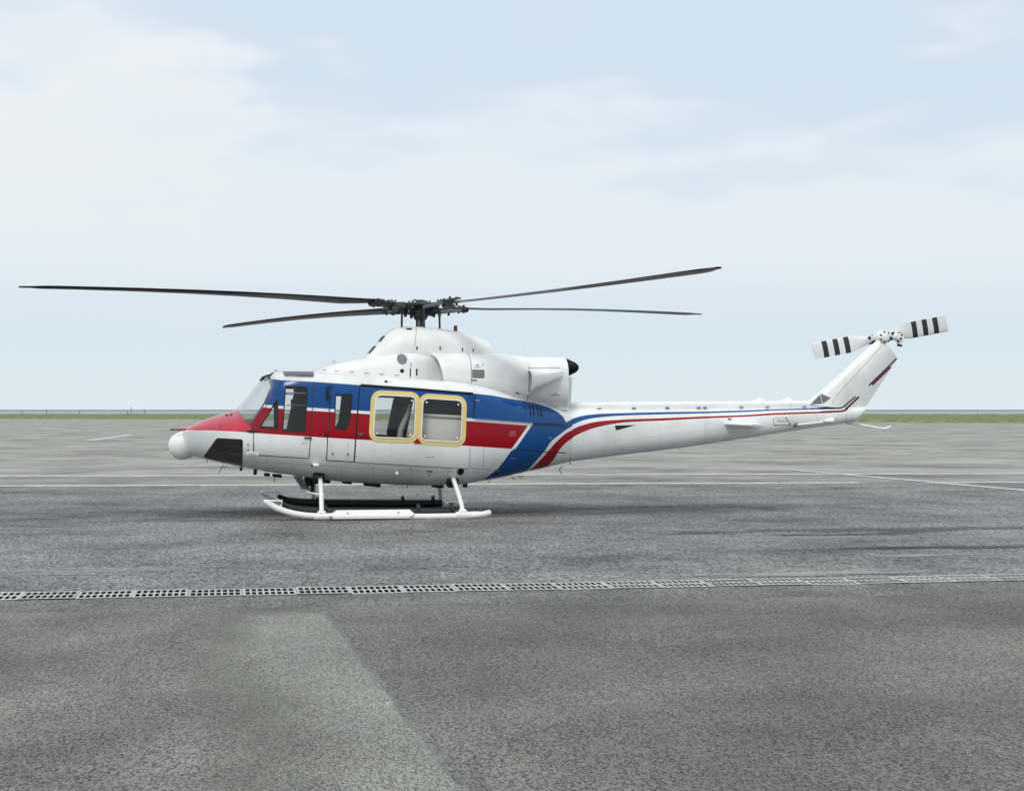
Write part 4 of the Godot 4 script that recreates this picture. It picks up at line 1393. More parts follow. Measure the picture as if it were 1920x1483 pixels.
		for q in [pv([-1.698, 2.442, -1.63, 2.437, -1.63, 2.428, -1.699, 2.433]), pv([-1.509, 2.428, -1.431, 2.423, -1.431, 2.414, -1.509, 2.419]), pv([-1.256, 2.413, -1.186, 2.408, -1.186, 2.4, -1.256, 2.405]), pv([-1.019, 2.393, -0.931, 2.388, -0.931, 2.38, -1.019, 2.384]), pv([-0.763, 2.377, -0.684, 2.372, -0.684, 2.361, -0.763, 2.365]), pv([-0.506, 2.359, -0.435, 2.355, -0.435, 2.345, -0.506, 2.349])]:
			small("cowl_latch", fore, q, 0.008, M.grey, cf, side)
		var lv := small("louvre", engine, pv([0.773, 2.446, 0.98, 2.442, 0.979, 2.304, 0.772, 2.308]), 0.008, M.grille, ce, side)
		for k in 9:
			var a: Vector2 = pv([0.786, 2.433])[0]
			var b: Vector2 = pv([0.966, 2.317])[0]
			var x := lerpf(a.x, b.x, k / 8.0)
			small("louvre_blade", engine, PackedVector2Array([Vector2(x, a.y), Vector2(x + 0.012, a.y), Vector2(x + 0.012, b.y), Vector2(x, b.y)]), 0.013, M.stencil, ce, side, 0.006)
		small("latch", engine, pv([0.764, 2.279, 0.853, 2.275, 0.854, 2.259, 0.764, 2.263]), 0.012, M.black, ce, side)
		small("latch", engine, pv([1.525, 2.074, 1.586, 2.056, 1.588, 2.038, 1.527, 2.056]), 0.012, M.black, ce, side)
		small("latch", aft, pv([1.673, 2.003, 1.729, 1.998, 1.731, 1.983, 1.676, 1.987]), 0.012, M.black, ca, side)
		small("seam_strip", aft, pv([1.655, 2.482, 2.311, 2.488, 2.31, 2.48, 1.655, 2.475]), 0.004, M.stencil, ca, side, 0.01)
		small("warning_notice", aft, pv([2.138, 2.029, 2.312, 2.028, 2.313, 2.02, 2.139, 2.021]), 0.003, M.stencil, ca, side, 0.005)
		small("warning_notice", aft, pv([2.194, 2.049, 2.252, 2.049, 2.253, 2.04, 2.195, 2.04]), 0.003, M.stencil, ca, side, 0.005)
		small("warning_notice", engine, pv([0.85, 2.532, 0.886, 2.532, 0.884, 2.505, 0.848, 2.505]), 0.007, M.stencil, ce, side, 0.005)
		small("warning_notice", engine, pv([0.949, 2.537, 0.968, 2.537, 0.966, 2.514, 0.948, 2.514]), 0.007, M.stencil, ce, side, 0.005)
		small("warning_notice", engine, pv([0.82, 2.491, 0.919, 2.491, 0.918, 2.482, 0.819, 2.482]), 0.007, M.stencil, ce, side, 0.005)
		for q in [pv([-0.126, 2.841, -0.105, 2.841, -0.105, 2.787, -0.126, 2.787]), pv([0.271, 2.844, 0.289, 2.844, 0.289, 2.786, 0.271, 2.785]), pv([0.658, 2.825, 0.673, 2.826, 0.672, 2.767, 0.657, 2.767]), pv([0.848, 2.81, 0.863, 2.81, 0.862, 2.76, 0.847, 2.76])]:
			small("cowl_latch", pylon, q, 0.01, M.dark, cp, side)
		small("vent_slot", pylon, pv([-0.266, 3.153, -0.176, 3.154, -0.182, 3.128, -0.272, 3.127]), 0.006, M.vent, cp, side)
		small("seam_strip", pylon, pv([-0.108, 3.152, -0.1, 3.152, -0.151, 2.845, -0.159, 2.845]), 0.003, M.stencil, cp, side, 0.006)
		small("step_slot", pylon, pv([-0.899, 2.735, -0.787, 2.86, -0.782, 2.842, -0.892, 2.719]), 0.01, M.dark, cp, side)
		small("step_slot", pylon, pv([-0.707, 2.95, -0.634, 3.032, -0.63, 3.014, -0.708, 2.924]), 0.01, M.dark, cp, side)
	var s5 := Shape.new()
	s5.lathe(Vector3(0.594, 3.148, 0.1), Vector3.UP, [Vector2(0.034, -0.06), Vector2(0.034, 0.045), Vector2(0.03, 0.062), Vector2(0.018, 0.072), Vector2(0.001, 0.075)], 16)
	put("beacon", s5, M.lamp, heli)
	s5 = Shape.new()
	s5.tube([Vector3(1.671, 2.683, 0.25), Vector3(1.811, 2.94, 0.25)], 0.006, 6)
	put("whip_antenna", s5, M.seal, heli)
	s5 = Shape.new()
	s5.prism(pv([-1.522, 2.56, -1.513, 2.6, -1.45, 2.6, -1.432, 2.569]), 0.18, 0.21)
	put("blade_antenna", s5, M.skid, heli)

func airfoil(c: float) -> float:
	return 2.6 * sqrt(c) * (1.0 - c) * 0.5 + 0.02 * c

func wing(s: Shape, stations: Array, thick_dir: Vector3, k := 12, upper = null, lower = null):
	# stations: leading edge, trailing edge, thickness; smooth airfoil sections
	var rows := []
	for st in stations:
		var row := []
		for i in 2 * k + 1:
			var up := 1.0 if i <= k else -1.0
			var u := float(i) / k if i <= k else float(2 * k - i) / k
			var c := u * u
			if i == 0: c = 0.0
			var p: Vector3 = st[0].lerp(st[1], c) + thick_dir * airfoil(c) * st[2] * up
			row.append(p)
		rows.append(row)
	# order the points round the section: top from nose to tail, underside back
	for i in rows.size() - 1:
		for j in 2 * k:
			var q := []
			for w in [[i, j], [i + 1, j], [i + 1, j + 1], [i, j + 1]]:
				var r: Array = rows[w[0]]
				var m: int = w[1]
				var n: Vector3
				var chord: Vector3 = (stations[w[0]][1] - stations[w[0]][0]).normalized()
				if m == 0 or m == 2 * k: n = -chord
				else:
					var d: Vector3 = r[m + 1] - r[m - 1]
					if m == k: d = r[k] - r[k - 1] if j < k else r[k + 1] - r[k]
					var span: Vector3 = rows[mini(w[0] + 1, rows.size() - 1)][m] - rows[maxi(w[0] - 1, 0)][m]
					n = d.cross(span).normalized()
					if n.dot(thick_dir) * (1.0 if (m < k or (m == k and j < k)) else -1.0) < 0: n = -n
				q.append([r[m], n])
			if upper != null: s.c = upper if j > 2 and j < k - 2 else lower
			put3(s, q[0], q[1], q[2])
			put3(s, q[0], q[2], q[3])
	for e in [0, rows.size() - 1]:
		var o := 1 if e == 0 else rows.size() - 2
		var n: Vector3 = ((stations[e][0] + stations[e][1]) - (stations[o][0] + stations[o][1])).normalized()
		for j in range(1, 2 * k - 1):
			put3(s, [rows[e][0], n], [rows[e][j], n], [rows[e][j + 1], n])

func make_tail():
	uvr = boom_rect
	var s := Shape.new()
	var fs := steps(-PI / 2, PI / 2, PI / 40)
	for side in [1.0, -1.0]: skin(s, boom, steps(boom.x0, boom.x1, 0.06), fs, side, 0.0, [])
	for side in [1.0, -1.0]:
		for i in fs.size() - 1:
			var a := surf(boom, boom.x1, fs[i], 0, side)
			var b := surf(boom, boom.x1, fs[i + 1], 0, side)
			put3(s, [Vector3(boom.x1, 1.79, 0), Vector3.RIGHT], [a[0], Vector3.RIGHT], [b[0], Vector3.RIGHT])
	var bm := put("tail_boom", s, M.boom, heli)
	var cover := Loft.new(stations_cover())
	s = Shape.new()
	for side in [1.0, -1.0]:
		skin(s, cover, steps(cover.x0, cover.x1, 0.3), steps(-PI / 2, PI / 2, PI / 24), side, 0.0, [])
		for i in 24:
			for e in [cover.x0, cover.x1]:
				var a := surf(cover, e, -PI / 2 + PI * i / 24, 0, side)
				var b := surf(cover, e, -PI / 2 + PI * (i + 1) / 24, 0, side)
				var n := Vector3.LEFT if e == cover.x0 else Vector3.RIGHT
				s.tri(Vector3(e, 1.84, 0), a[0], b[0], n, n, n)
	var dc := put("drive_shaft_cover", s, M.white, heli)
	var lx: Array = [2.663, 1.784, 3.106, 1.795, 3.723, 1.802, 4.326, 1.81, 4.895, 1.813, 5.011, 1.815, 5.672, 1.821, 6.151, 1.827, 6.841, 1.833]
	for i in range(0, lx.size(), 2):
		for side in [1.0, -1.0]:
			s = Shape.new()
			s.box(Vector3(lx[i], lx[i + 1], 0.155 * side), Vector3(0.07, 0.014, 0.03), Basis.IDENTITY, 0.004)
			put("cover_latch", s, M.dark, dc)
	for c in [Vector2(6.061, 1.882), Vector2(6.58, 1.882)]:
		s = Shape.new()
		s.ball(Vector3(c.x, c.y - 0.02, 0), Vector3(0.13, 0.125, 0.13), 16, 24)
		put("antenna_dome", s, M.skid, heli)
	# fin
	s = Shape.new()
	var le0 := Vector3(6.897, 1.863, 0)
	var te0 := Vector3(7.996, 1.759, 0)
	var le1 := Vector3(8.301, 3.059, 0)
	var te1 := Vector3(8.653, 2.695, 0)
	var st := []
	for i in 9:
		var t := i / 8.0
		st.append([le0.lerp(le1, t), te0.lerp(te1, t), lerpf(0.30, 0.20, t)])
	wing(s, st, Vector3.BACK, 14)
	var fin := put("tail_fin", s, M.boom, heli)
	for side in [1.0, -1.0]:
		s = Shape.new()
		for q in [pv([6.979, 1.896, 7.133, 2.036, 7.173, 1.88]), pv([7.153, 2.059, 7.337, 1.985, 7.233, 1.875, 7.188, 1.879])]:
			s.prism(q, 0.112 * side, 0.142 * side)
		put("fin_grille", s, M.grille, fin)
		s = Shape.new()
		s.prism(pv([6.944, 1.877, 7.153, 2.076, 7.362, 1.993, 7.243, 1.862]), 0.10 * side, 0.128 * side)
		put("grille_frame", s, M.white, fin)
	# gearbox and tail rotor on the far side of the fin
	var hub := Vector3(8.482, 3.097, -0.36)
	s = Shape.new()
	s.lathe(Vector3(le1.x + 0.07, hub.y - 0.02, 0.13), Vector3.FORWARD, [Vector2(0.001, -0.03), Vector2(0.06, -0.02), Vector2(0.10, 0.02), Vector2(0.115, 0.08), Vector2(0.12, 0.2), Vector2(0.10, 0.26), Vector2(0.06, 0.30), Vector2(0.05, 0.36)], 24)
	var gb := put("tail_gearbox", s, M.skid, heli)
	for i in 7:
		s = Shape.new()
		var a := TAU * i / 7.0
		s.tube([Vector3(le1.x + 0.07 + cos(a) * 0.095, hub.y - 0.02 + sin(a) * 0.095, 0.10), Vector3(le1.x + 0.07 + cos(a) * 0.095, hub.y - 0.02 + sin(a) * 0.095, 0.145)], 0.014, 8)
		put("gearbox_stud", s, M.dark, gb)
	s = Shape.new()
	s.tube([hub + Vector3(0.17, -0.01, 0.30), hub + Vector3(0.19, -0.01, 0.46)], 0.07, 14)
	s.tube([hub + Vector3(0.20, -0.10, 0.34), hub + Vector3(0.21, -0.10, 0.44)], 0.045, 12)
	put("gearbox_cap", s, M.skid, gb)
	s = Shape.new()
	s.tube([hub + Vector3(0.15, -0.16, 0.4), hub + Vector3(0.24, -0.17, 0.4)], 0.018, 8)
	s.tube([hub + Vector3(0.15, 0.05, 0.42), hub + Vector3(0.22, 0.06, 0.42)], 0.016, 8)
	s.box(hub + Vector3(0.19, -0.045, 0.455), Vector3(0.05, 0.03, 0.03), Basis.IDENTITY, 0.006)
	s.box(hub + Vector3(0.215, 0.02, 0.45), Vector3(0.03, 0.04, 0.03), Basis.IDENTITY, 0.006)
	s.box(hub + Vector3(0.15, -0.09, 0.44), Vector3(0.04, 0.03, 0.03), Basis.IDENTITY, 0.006)
	put("hydraulic_fitting", s, M.black, gb)
	var axis := Vector3(cos(0.185), sin(0.185), 0)
	var perp := Vector3(-sin(0.185), cos(0.185), 0)
	s = Shape.new()
	s.lathe(hub + Vector3(0, 0, 0.2), Vector3.FORWARD, [Vector2(0.045, 0), Vector2(0.045, 0.14), Vector2(0.085, 0.15), Vector2(0.085, 0.25), Vector2(0.05, 0.27), Vector2(0.05, 0.36), Vector2(0.001, 0.37)], 18)
	s.box(hub, Vector3(0.46, 0.10, 0.06), Basis(axis, perp, Vector3.BACK), 0.015)
	var th := put("tail_rotor_hub", s, M.skid, heli)
	for e in [-1.0, 1.0]:
		s = Shape.new()
		s.tube([hub + axis * 0.13 * e + perp * 0.06 + Vector3(0, 0, -0.05), hub + axis * 0.2 * e + perp * -0.085 + Vector3(0, 0, 0.03)], 0.02, 8)
		s.tube([hub + axis * 0.10 * e - perp * 0.07, hub + axis * 0.26 * e - perp * 0.07], 0.022, 8)
		s.ball(hub + axis * 0.23 * e + perp * 0.03 + Vector3(0, 0, 0.04), Vector3(0.03, 0.03, 0.03), 8, 10)
		s.ball(hub + axis * 0.16 * e - perp * 0.05 + Vector3(0, 0, 0.05), Vector3(0.028, 0.028, 0.028), 8, 10)
		put("pitch_horn", s, M.dark, th)
		# blade: white with three black bands
		s = Shape.new()
		var rs := [0.2, 0.3, 0.42, 0.55, 0.615, 0.715, 0.825, 0.925, 1.035, 1.135, 1.29, 1.31]
		for i in rs.size() - 1:
			s.c = Color(0.02, 0.02, 0.022) if i in [4, 6, 8] else Color(0.72, 0.72, 0.71)
			var two := []
			for r in [rs[i], rs[i + 1]]:
				var ch: float = lerpf(0.14, 0.30, smoothstep(0.2, 0.6, r))
				if r > 1.3: ch = 0.285
				var pit: float = 0.14 - r * 0.05
				var dirc: Vector3 = (perp * cos(pit) * e + Vector3(0, 0, sin(pit))).normalized()
				var o: Vector3 = hub + axis * r * e
				two.append([o - dirc * ch * 0.42, o + dirc * ch * 0.58, lerpf(0.07, 0.035, smoothstep(0.2, 0.7, r))])
			wing(s, two, Vector3.BACK, 8)
		put("tail_rotor_blade", s, M.tailblade, heli)
	# stabilisers, one on each side
	for side in [1.0, -1.0]:
		s = Shape.new()
		var root_le := Vector3(5.305, 1.53, 0.22 * side)
		var root_te := Vector3(5.967, 1.515, 0.2 * side)
		var tip_le := Vector3(5.363, 1.516, 1.42 * side)
		var tip_te := Vector3(5.728, 1.49, 1.42 * side)
		wing(s, [[root_le, root_te, 0.10], [root_le.lerp(tip_le, 0.5), root_te.lerp(tip_te, 0.5), 0.088], [tip_le, tip_te, 0.075], [tip_le + Vector3(0.06, 0, 0.02 * side), tip_te + Vector3(-0.01, 0, 0.02 * side), 0.045]], Vector3.UP, 10)
		var stab := put("stabilizer", s, M.skid, heli)
		s = Shape.new()
		s.ball(Vector3(root_le.x + 0.1, root_le.y + 0.085, 0.32 * side), Vector3(0.03, 0.012, 0.012), 8, 8)
		put("light_lens", s, M.dark, stab)
		small("air_inlet", boom, pv([3.32, 1.506, 3.693, 1.511, 3.5, 1.461, 3.347, 1.422, 3.328, 1.457]), 0.004, M.black, bm, side, 0.006)  # flat patch, the shade of the recess put into its black
		s = Shape.new()
		var hp := [Vector3(6.648, 1.5, 0.24), Vector3(6.646, 1.51, 0.3), Vector3(7.111, 1.552, 0.27), Vector3(7.157, 1.555, 0.2)]
		for i in hp.size(): hp[i].z *= side
		s.tube(hp, 0.02, 8)
		put("grab_rail", s, M.skid, bm)
		s = Shape.new()
		s.tube([hp[0] * Vector3(1, 1, 0.95), hp[0].lerp(hp[1], 1.2)], 0.036, 10)
		put("rail_bracket", s, M.steel, bm)
		s = Shape.new()
		var lp := [Vector3(7.187, 1.57, 0.2), Vector3(7.235, 1.577, 0.23), Vector3(7.303, 1.581, 0.235), Vector3(7.348, 1.581, 0.235)]
		for i in lp.size(): lp[i].z *= side
		s.tube(lp, [0.012, 0.034, 0.045, 0.045], 14)
		put("light_fairing", s, M.skid, bm)
		s = Shape.new()
		s.ball(lp[3], Vector3(0.02, 0.042, 0.042), 8, 12)
		put("light_lens", s, M.black, bm)
	s = Shape.new()
	s.tube([Vector3(7.663, 1.549, 0), Vector3(7.804, 1.525, 0), Vector3(8.359, 1.436, 0), Vector3(8.42, 1.436, 0), Vector3(8.522, 1.475, 0)], [0.028, 0.024, 0.02, 0.02, 0.018], 10)
	put("tail_skid", s, M.skid, heli)
	s = Shape.new()
	s.tube([Vector3(4.517, 1.105, 0.1), Vector3(4.569, 1.073, 0.12), Vector3(4.598, 1.021, 0.12)], 0.008, 6)
	put("belly_antenna", s, M.seal, bm)

func stations_cover() -> Array:
	var a := Vector2(2.604, 1.905)
	var b := Vector2(6.959, 1.935)
	return [[a.x, a.y - 0.17, a.y, a.y - 0.09, 0.15, 3.2, 8.0], [b.x, b.y - 0.15, b.y, b.y - 0.08, 0.12, 3.2, 8.0]]

func make_rotor():
	var top := 3.545
	var s := Shape.new()
	s.lathe(Vector3(0, 3.1, 0), Vector3.UP, [Vector2(0.12, 0.0), Vector2(0.12, 0.08), Vector2(0.07, 0.1), Vector2(0.055, 0.12), Vector2(0.055, 0.5), Vector2(0.09, 0.51), Vector2(0.09, 0.54), Vector2(0.05, 0.56), Vector2(0.001, 0.565)], 24)
	put("rotor_mast", s, M.hub, heli)
	s = Shape.new()
	s.lathe(Vector3(0, 3.30, 0), Vector3.UP, [Vector2(0.06, 0.0), Vector2(0.105, 0.02), Vector2(0.12, 0.06), Vector2(0.16, 0.10), Vector2(0.17, 0.16), Vector2(0.10, 0.2), Vector2(0.06, 0.21)], 20)
	put("rotor_collar", s, M.dark, heli)
	s = Shape.new()
	s.tube([Vector3(-0.03, 3.12, 0.07), Vector3(-0.03, 3.42, 0.075)], 0.018, 10)
	put("drive_link", s, M.steel, heli)
	var blades := [[151.5, 3.56], [240.5, 3.465], [59.5, 3.735], [328.0, 3.68]]
	for b in blades.size():
		var a := deg_to_rad(blades[b][0])
		var tip: float = blades[b][1]
		var out := Vector3(cos(a), 0, sin(a))
		var lead := Vector3(sin(a), 0, -cos(a))
		var level := top + (0.03 if b in [0, 2] else -0.03)
		# flexible yoke arm
		s = Shape.new()
		var turn := Basis(out, Vector3.UP, out.cross(Vector3.UP))
		s.box(Vector3(0, level, 0) + out * 0.34, Vector3(0.66, 0.036, 0.16), turn, 0.012)
		s.box(Vector3(0, level, 0) + out * 0.16, Vector3(0.26, 0.06, 0.2), turn, 0.02)
		var arm := put("yoke_arm", s, M.hub, heli)
		s = Shape.new()
		for r in [0.12, 0.2, 0.55, 0.63]:
			for w in [-0.05, 0.05]:
				s = Shape.new()
				s.tube([Vector3(0, level + 0.02, 0) + out * r + lead * w, Vector3(0, level + 0.062, 0) + out * r + lead * w], 0.016, 8)
				put("yoke_bolt", s, M.steel, arm)
		# grip with its bolts, pitch horn and damper
		s = Shape.new()
		var tilt := (tip - level) / 7.0
		var o2 := (out + Vector3.UP * tilt).normalized()
		var tw := Basis(o2, deg_to_rad(9.0)) * Basis(o2, lead.cross(o2) * -1.0, o2.cross(lead.cross(o2) * -1.0)).orthonormalized()
		var gc := Vector3(0, level, 0) + o2 * 0.78
		s.box(gc - o2 * 0.06, Vector3(0.34, 0.07, 0.13), tw, 0.022)
		s.box(gc + o2 * 0.13, Vector3(0.2, 0.095, 0.25), tw, 0.03)
		var grip := put("blade_grip", s, M.black, heli)
		s = Shape.new()
		for w in [-0.07, 0.07]:
			s = Shape.new()
			s.tube([gc + o2 * 0.13 + lead * w + Vector3(0, -0.075, 0), gc + o2 * 0.13 + lead * w + Vector3(0, 0.07, 0)], 0.02, 10)
			put("grip_bolt", s, M.dark, grip)
		s = Shape.new()
		s.tube([gc - o2 * 0.12 + Vector3(0, 0.03, 0), gc - o2 * 0.12 + Vector3(0, 0.06, 0)], 0.022, 10)
		put("grip_cap", s, M.dark, grip)
		s = Shape.new()
		s.box(gc - o2 * 0.2 + lead * 0.15 + Vector3(0, -0.05, 0), Vector3(0.09, 0.06, 0.24), turn, 0.015)
		s.ball(gc - o2 * 0.26 + lead * 0.25 + Vector3(0, -0.06, 0), Vector3(0.035, 0.035, 0.035), 8, 10)
		put("pitch_horn", s, M.hub, grip)
		s = Shape.new()
		s.tube([gc + o2 * 0.02 - lead * 0.12 + Vector3(0, -0.03, 0), Vector3(0, level - 0.06, 0) + out * 0.3 - lead * 0.16], 0.026, 10)
		s.tube([gc - o2 * 0.12 - lead * 0.13 + Vector3(0, -0.045, 0), gc - o2 * 0.28 - lead * 0.14 + Vector3(0, -0.05, 0)], 0.03, 12)
		put("lag_damper", s, M.steel, grip)
		# small balance weights and brackets hanging beneath
		s = Shape.new()
		for k in 3:
			var p := Vector3(0, level - 0.06, 0) + out * (0.30 + 0.13 * k) + lead * (0.10 - 0.09 * k)
			s.tube([p, p + Vector3(0, -0.05 - 0.02 * (k % 2), 0)], 0.022 + 0.006 * (k % 2), 8)
			s.box(p + Vector3(0, 0.012, 0), Vector3(0.10, 0.03, 0.06), turn, 0.006)
		put("balance_weight", s, M.dark, arm)
		# the blade
		s = Shape.new()
		var st := []
		for r in [0.8, 0.92, 1.15, 1.45, 1.9, 2.6, 3.4, 4.3, 5.2, 6.0, 6.5, 6.72, 6.88, 6.97, 7.01]:
			var t: float = r / 7.01
			var chord := 0.40
			if r < 1.45: chord = lerpf(0.22, 0.40, smoothstep(0.86, 1.45, r))
			var back := 0.0
			if r > 6.6:
				chord = lerpf(0.40, 0.14, (r - 6.6) / 0.41)
				back = (r - 6.6) * 0.45
			var pitch := deg_to_rad(15.0 * pow(1.0 - t, 1.3) - 0.5)
			var y: float = level + (tip - level) * t + 0.05 * sin(t * PI) * (1 if b != 2 else -0.6)
			var c: Vector3 = out * r + Vector3(0, y, 0)
			var l := (lead * cos(pitch) + Vector3.UP * sin(pitch)).normalized()
			st.append([c + l * (0.11 - back), c + l * (0.11 - back - chord), 0.05 if r < 6.8 else 0.028])
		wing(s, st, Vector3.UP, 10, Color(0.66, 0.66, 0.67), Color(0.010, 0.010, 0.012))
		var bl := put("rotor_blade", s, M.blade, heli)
		bl.set_meta("label", ["long rotor blade reaching forward to the left", "rotor blade reaching left and away", "rotor blade rising to the right towards the camera", "rotor blade reaching right and away"][b])
	# pitch links down to the control plate hidden in the fairing
	for q in [Vector3(-0.335, 0, 0.06), Vector3(0.345, 0, -0.04), Vector3(0.04, 0, 0.2), Vector3(-0.04, 0, -0.2)]:
		s = Shape.new()
		s.tube([Vector3(q.x, 2.98, q.z), Vector3(q.x * 0.98, 3.2, q.z), Vector3(q.x * 0.96, 3.5, q.z)], 0.019, 10)
		s.ball(Vector3(q.x * 0.96, 3.5, q.z), Vector3(0.034, 0.034, 0.034), 8, 10)
		put("pitch_link", s, M.hub, heli)
	# pendulum weights under the hub and the lifting bracket on top
	for q in [Vector3(-0.17, 3.33, 0.12), Vector3(0.17, 3.37, 0.14), Vector3(0.23, 3.36, 0.02), Vector3(-0.25, 3.40, -0.1)]:
		s = Shape.new()
		s.tube([q, q + Vector3(0, 0.12, 0)], [0.024, 0.030], 10)
		s.tube([q + Vector3(0, 0.06, 0), q + Vector3(0, 0.17, 0)], 0.042, 10)
		put("pendulum_weight", s, M.black, heli)
	s = Shape.new()
	s.tube([Vector3(-0.17, 3.57, 0.03), Vector3(-0.10, 3.66, 0.03), Vector3(-0.075, 3.655, 0.03), Vector3(-0.06, 3.58, 0.03)], 0.013, 8)
	s.tube([Vector3(0.0, 3.57, 0.05), Vector3(-0.02, 3.655, 0.05)], 0.014, 8)
	s.tube([Vector3(-0.02, 3.63, 0.05), Vector3(0.12, 3.575, 0.05)], 0.013, 8)
	s.box(Vector3(0.26, 3.585, 0.0), Vector3(0.16, 0.03, 0.09), Basis.IDENTITY, 0.008)
	s.box(Vector3(-0.34, 3.60, 0.05), Vector3(0.14, 0.03, 0.08), Basis.IDENTITY, 0.008)
	put("lifting_bracket", s, M.hub, heli)

func make_gear():
	var front_x: float = Vector2(-1.754, 0.09).x
	var rear_x: float = Vector2(0.538, 0.065).x
	for side in [1.0, -1.0]:
		var m := Vector3(1, 1, side)
		var s := Shape.new()
		var path := []
		for p in [Vector3(-2.653, 0.308, 1.42), Vector3(-2.594, 0.268, 1.42), Vector3(-2.467, 0.198, 1.42), Vector3(-2.332, 0.147, 1.42), Vector3(-2.179, 0.106, 1.42), Vector3(-2.01, 0.079, 1.42), Vector3(-1.78, 0.062, 1.42), Vector3(-1.353, 0.054, 1.42), Vector3(-0.057, 0.039, 1.42), Vector3(0.538, 0.042, 1.42), Vector3(0.758, 0.054, 1.42), Vector3(0.89, 0.073, 1.42), Vector3(0.965, 0.091, 1.42)]: path.append(p * m)
		s.tube(path, [0.034, 0.046, 0.05, 0.05, 0.05, 0.05, 0.05, 0.05, 0.05, 0.05, 0.05, 0.048, 0.046], 16)
		s.ball(path[0], Vector3(0.034, 0.034, 0.034), 10, 12)
		s.ball(path[12], Vector3(0.046, 0.046, 0.046), 10, 12)
		var sk := put("landing_skid", s, M.skid, heli)
		s = Shape.new()
		s.tube([Vector3(-2.645, 0.321, 1.42) * m, Vector3(-2.387, 0.317, 1.42) * m, Vector3(-2.412, 0.216, 1.42) * m, Vector3(-2.433, 0.183, 1.42) * m], 0.017, 8)
		put("skid_brace", s, M.skid, sk)
		# tread board beside the skid, tilted outwards
		s = Shape.new()
		var q := [Vector3(-1.64, 0.081, 1.5), Vector3(-1.524, 0.158, 1.42), Vector3(-0.335, 0.159, 1.42), Vector3(-0.262, 0.09, 1.47), Vector3(-0.32, 0.059, 1.52), Vector3(-1.598, 0.065, 1.52)]
		for i in q.size(): q[i] = q[i] * m
		var dn := Vector3(0, -0.012, -0.012 * side)
		var nn: Vector3 = (q[2] - q[1]).cross(q[4] - q[1]).normalized()
		if nn.z * side < 0: nn = -nn
		for w in [[0, 1, 5], [1, 4, 5], [1, 2, 4], [2, 3, 4]]:
			s.tri(q[w[0]], q[w[1]], q[w[2]], nn, nn, nn)
			s.tri(q[w[0]] - nn * 0.02, q[w[1]] - nn * 0.02, q[w[2]] - nn * 0.02, -nn, -nn, -nn)
		for i in 6: 
			var e: Vector3 = (q[(i + 1) % 6] - q[i]).cross(nn).normalized()
			s.quad(q[i], q[(i + 1) % 6], q[(i + 1) % 6] - nn * 0.02, q[i] - nn * 0.02, e)
		s.box((q[4] + q[5]) / 2 + Vector3(0, -0.022, -0.02 * side), Vector3(1.25, 0.04, 0.035), Basis(Vector3.UP, 0.0), 0.008)
		put("step_board", s, M.skid, sk)
		for w in [[0.18, 0.55], [0.84, 0.5]]:
			s = Shape.new()
			var p: Vector3 = q[1].lerp(q[2], w[0]).lerp(q[5].lerp(q[4], w[0]), w[1])
			s.tube([p, p + nn * 0.008], 0.014, 8)
			put("step_bolt", s, M.dark, sk)
		# packed emergency float along the inside of the skid
		s = Shape.new()
		path = []
		for p in [Vector3(-2.386, 0.257, 1.24), Vector3(-2.241, 0.191, 1.24), Vector3(-2.01, 0.143, 1.24), Vector3(-1.642, 0.12, 1.24), Vector3(-0.908, 0.108, 1.24), Vector3(-0.035, 0.099, 1.24), Vector3(0.528, 0.102, 1.24)]: path.append(p * m)
		s.tube(path, [0.03, 0.055, 0.075, 0.08, 0.082, 0.08, 0.07], 16, true)
		var fb := put("float_bag", s, M.rubber, heli)
		s = Shape.new()
		path = []
		for p in [Vector3(-2.368, 0.276, 1.2), Vector3(-2.214, 0.214, 1.2), Vector3(-1.983, 0.17, 1.2), Vector3(-1.596, 0.152, 1.2), Vector3(-0.031, 0.132, 1.2), Vector3(0.516, 0.139, 1.2)]: path.append(p * m)
		s.tube(path, 0.02, 8)
		put("inflation_hose", s, M.black, fb)
		for px in [Vector2(-1.685, 0.121).x, Vector2(-0.176, 0.105).x, Vector2(0.369, 0.099).x]:
			s = Shape.new()
			s.tube([Vector3(px - 0.025, 0.155, 1.24 * side), Vector3(px + 0.025, 0.155, 1.24 * side)], 0.085, 16)
			put("float_strap", s, M.dark, fb)
		for x in [front_x, rear_x]:
			# saddle clamp
			s = Shape.new()
			s.tube([Vector3(x - 0.12, 0.058, 1.42 * side), Vector3(x + 0.12, 0.058, 1.42 * side)], 0.056, 16)
			s.box(Vector3(x, 0.11, 1.40 * side), Vector3(0.14, 0.08, 0.11), Basis.IDENTITY, 0.02)
			s.box(Vector3(x + 0.2, 0.10, 1.40 * side), Vector3(0.14, 0.03, 0.07), Basis.IDENTITY, 0.01)
			put("saddle_clamp", s, M.skid, sk)
	for x in [front_x, rear_x]:
		var s := Shape.new()
		var half := [Vector3(x, 0.70, 0.0), Vector3(x, 0.695, 0.55), Vector3(x, 0.675, 0.8), Vector3(x, 0.62, 0.98), Vector3(x, 0.52, 1.13), Vector3(x, 0.38, 1.26), Vector3(x, 0.22, 1.355), Vector3(x, 0.08, 1.41)]
		var path := []
		for i in range(half.size() - 1, 0, -1): path.append(half[i] * Vector3(1, 1, -1))
		path.append_array(half)
		if x == rear_x:
			for i in path.size(): path[i].x -= 0.10 * smoothstep(0.08, 0.7, path[i].y)
		s.tube(path, 0.038, 14)
		var ct := put("cross_tube", s, M.skid, heli)
		for side in [1.0, -1.0]:
			s = Shape.new()
			s.box(Vector3(x - (0.1 if x == rear_x else 0.02), 0.68 if x == front_x else 0.60, 0.82 * side), Vector3(0.19, 0.17, 0.26), Basis(Vector3.RIGHT, 0.5 * side), 0.03)
			put("tube_fairing", s, M.black, ct)

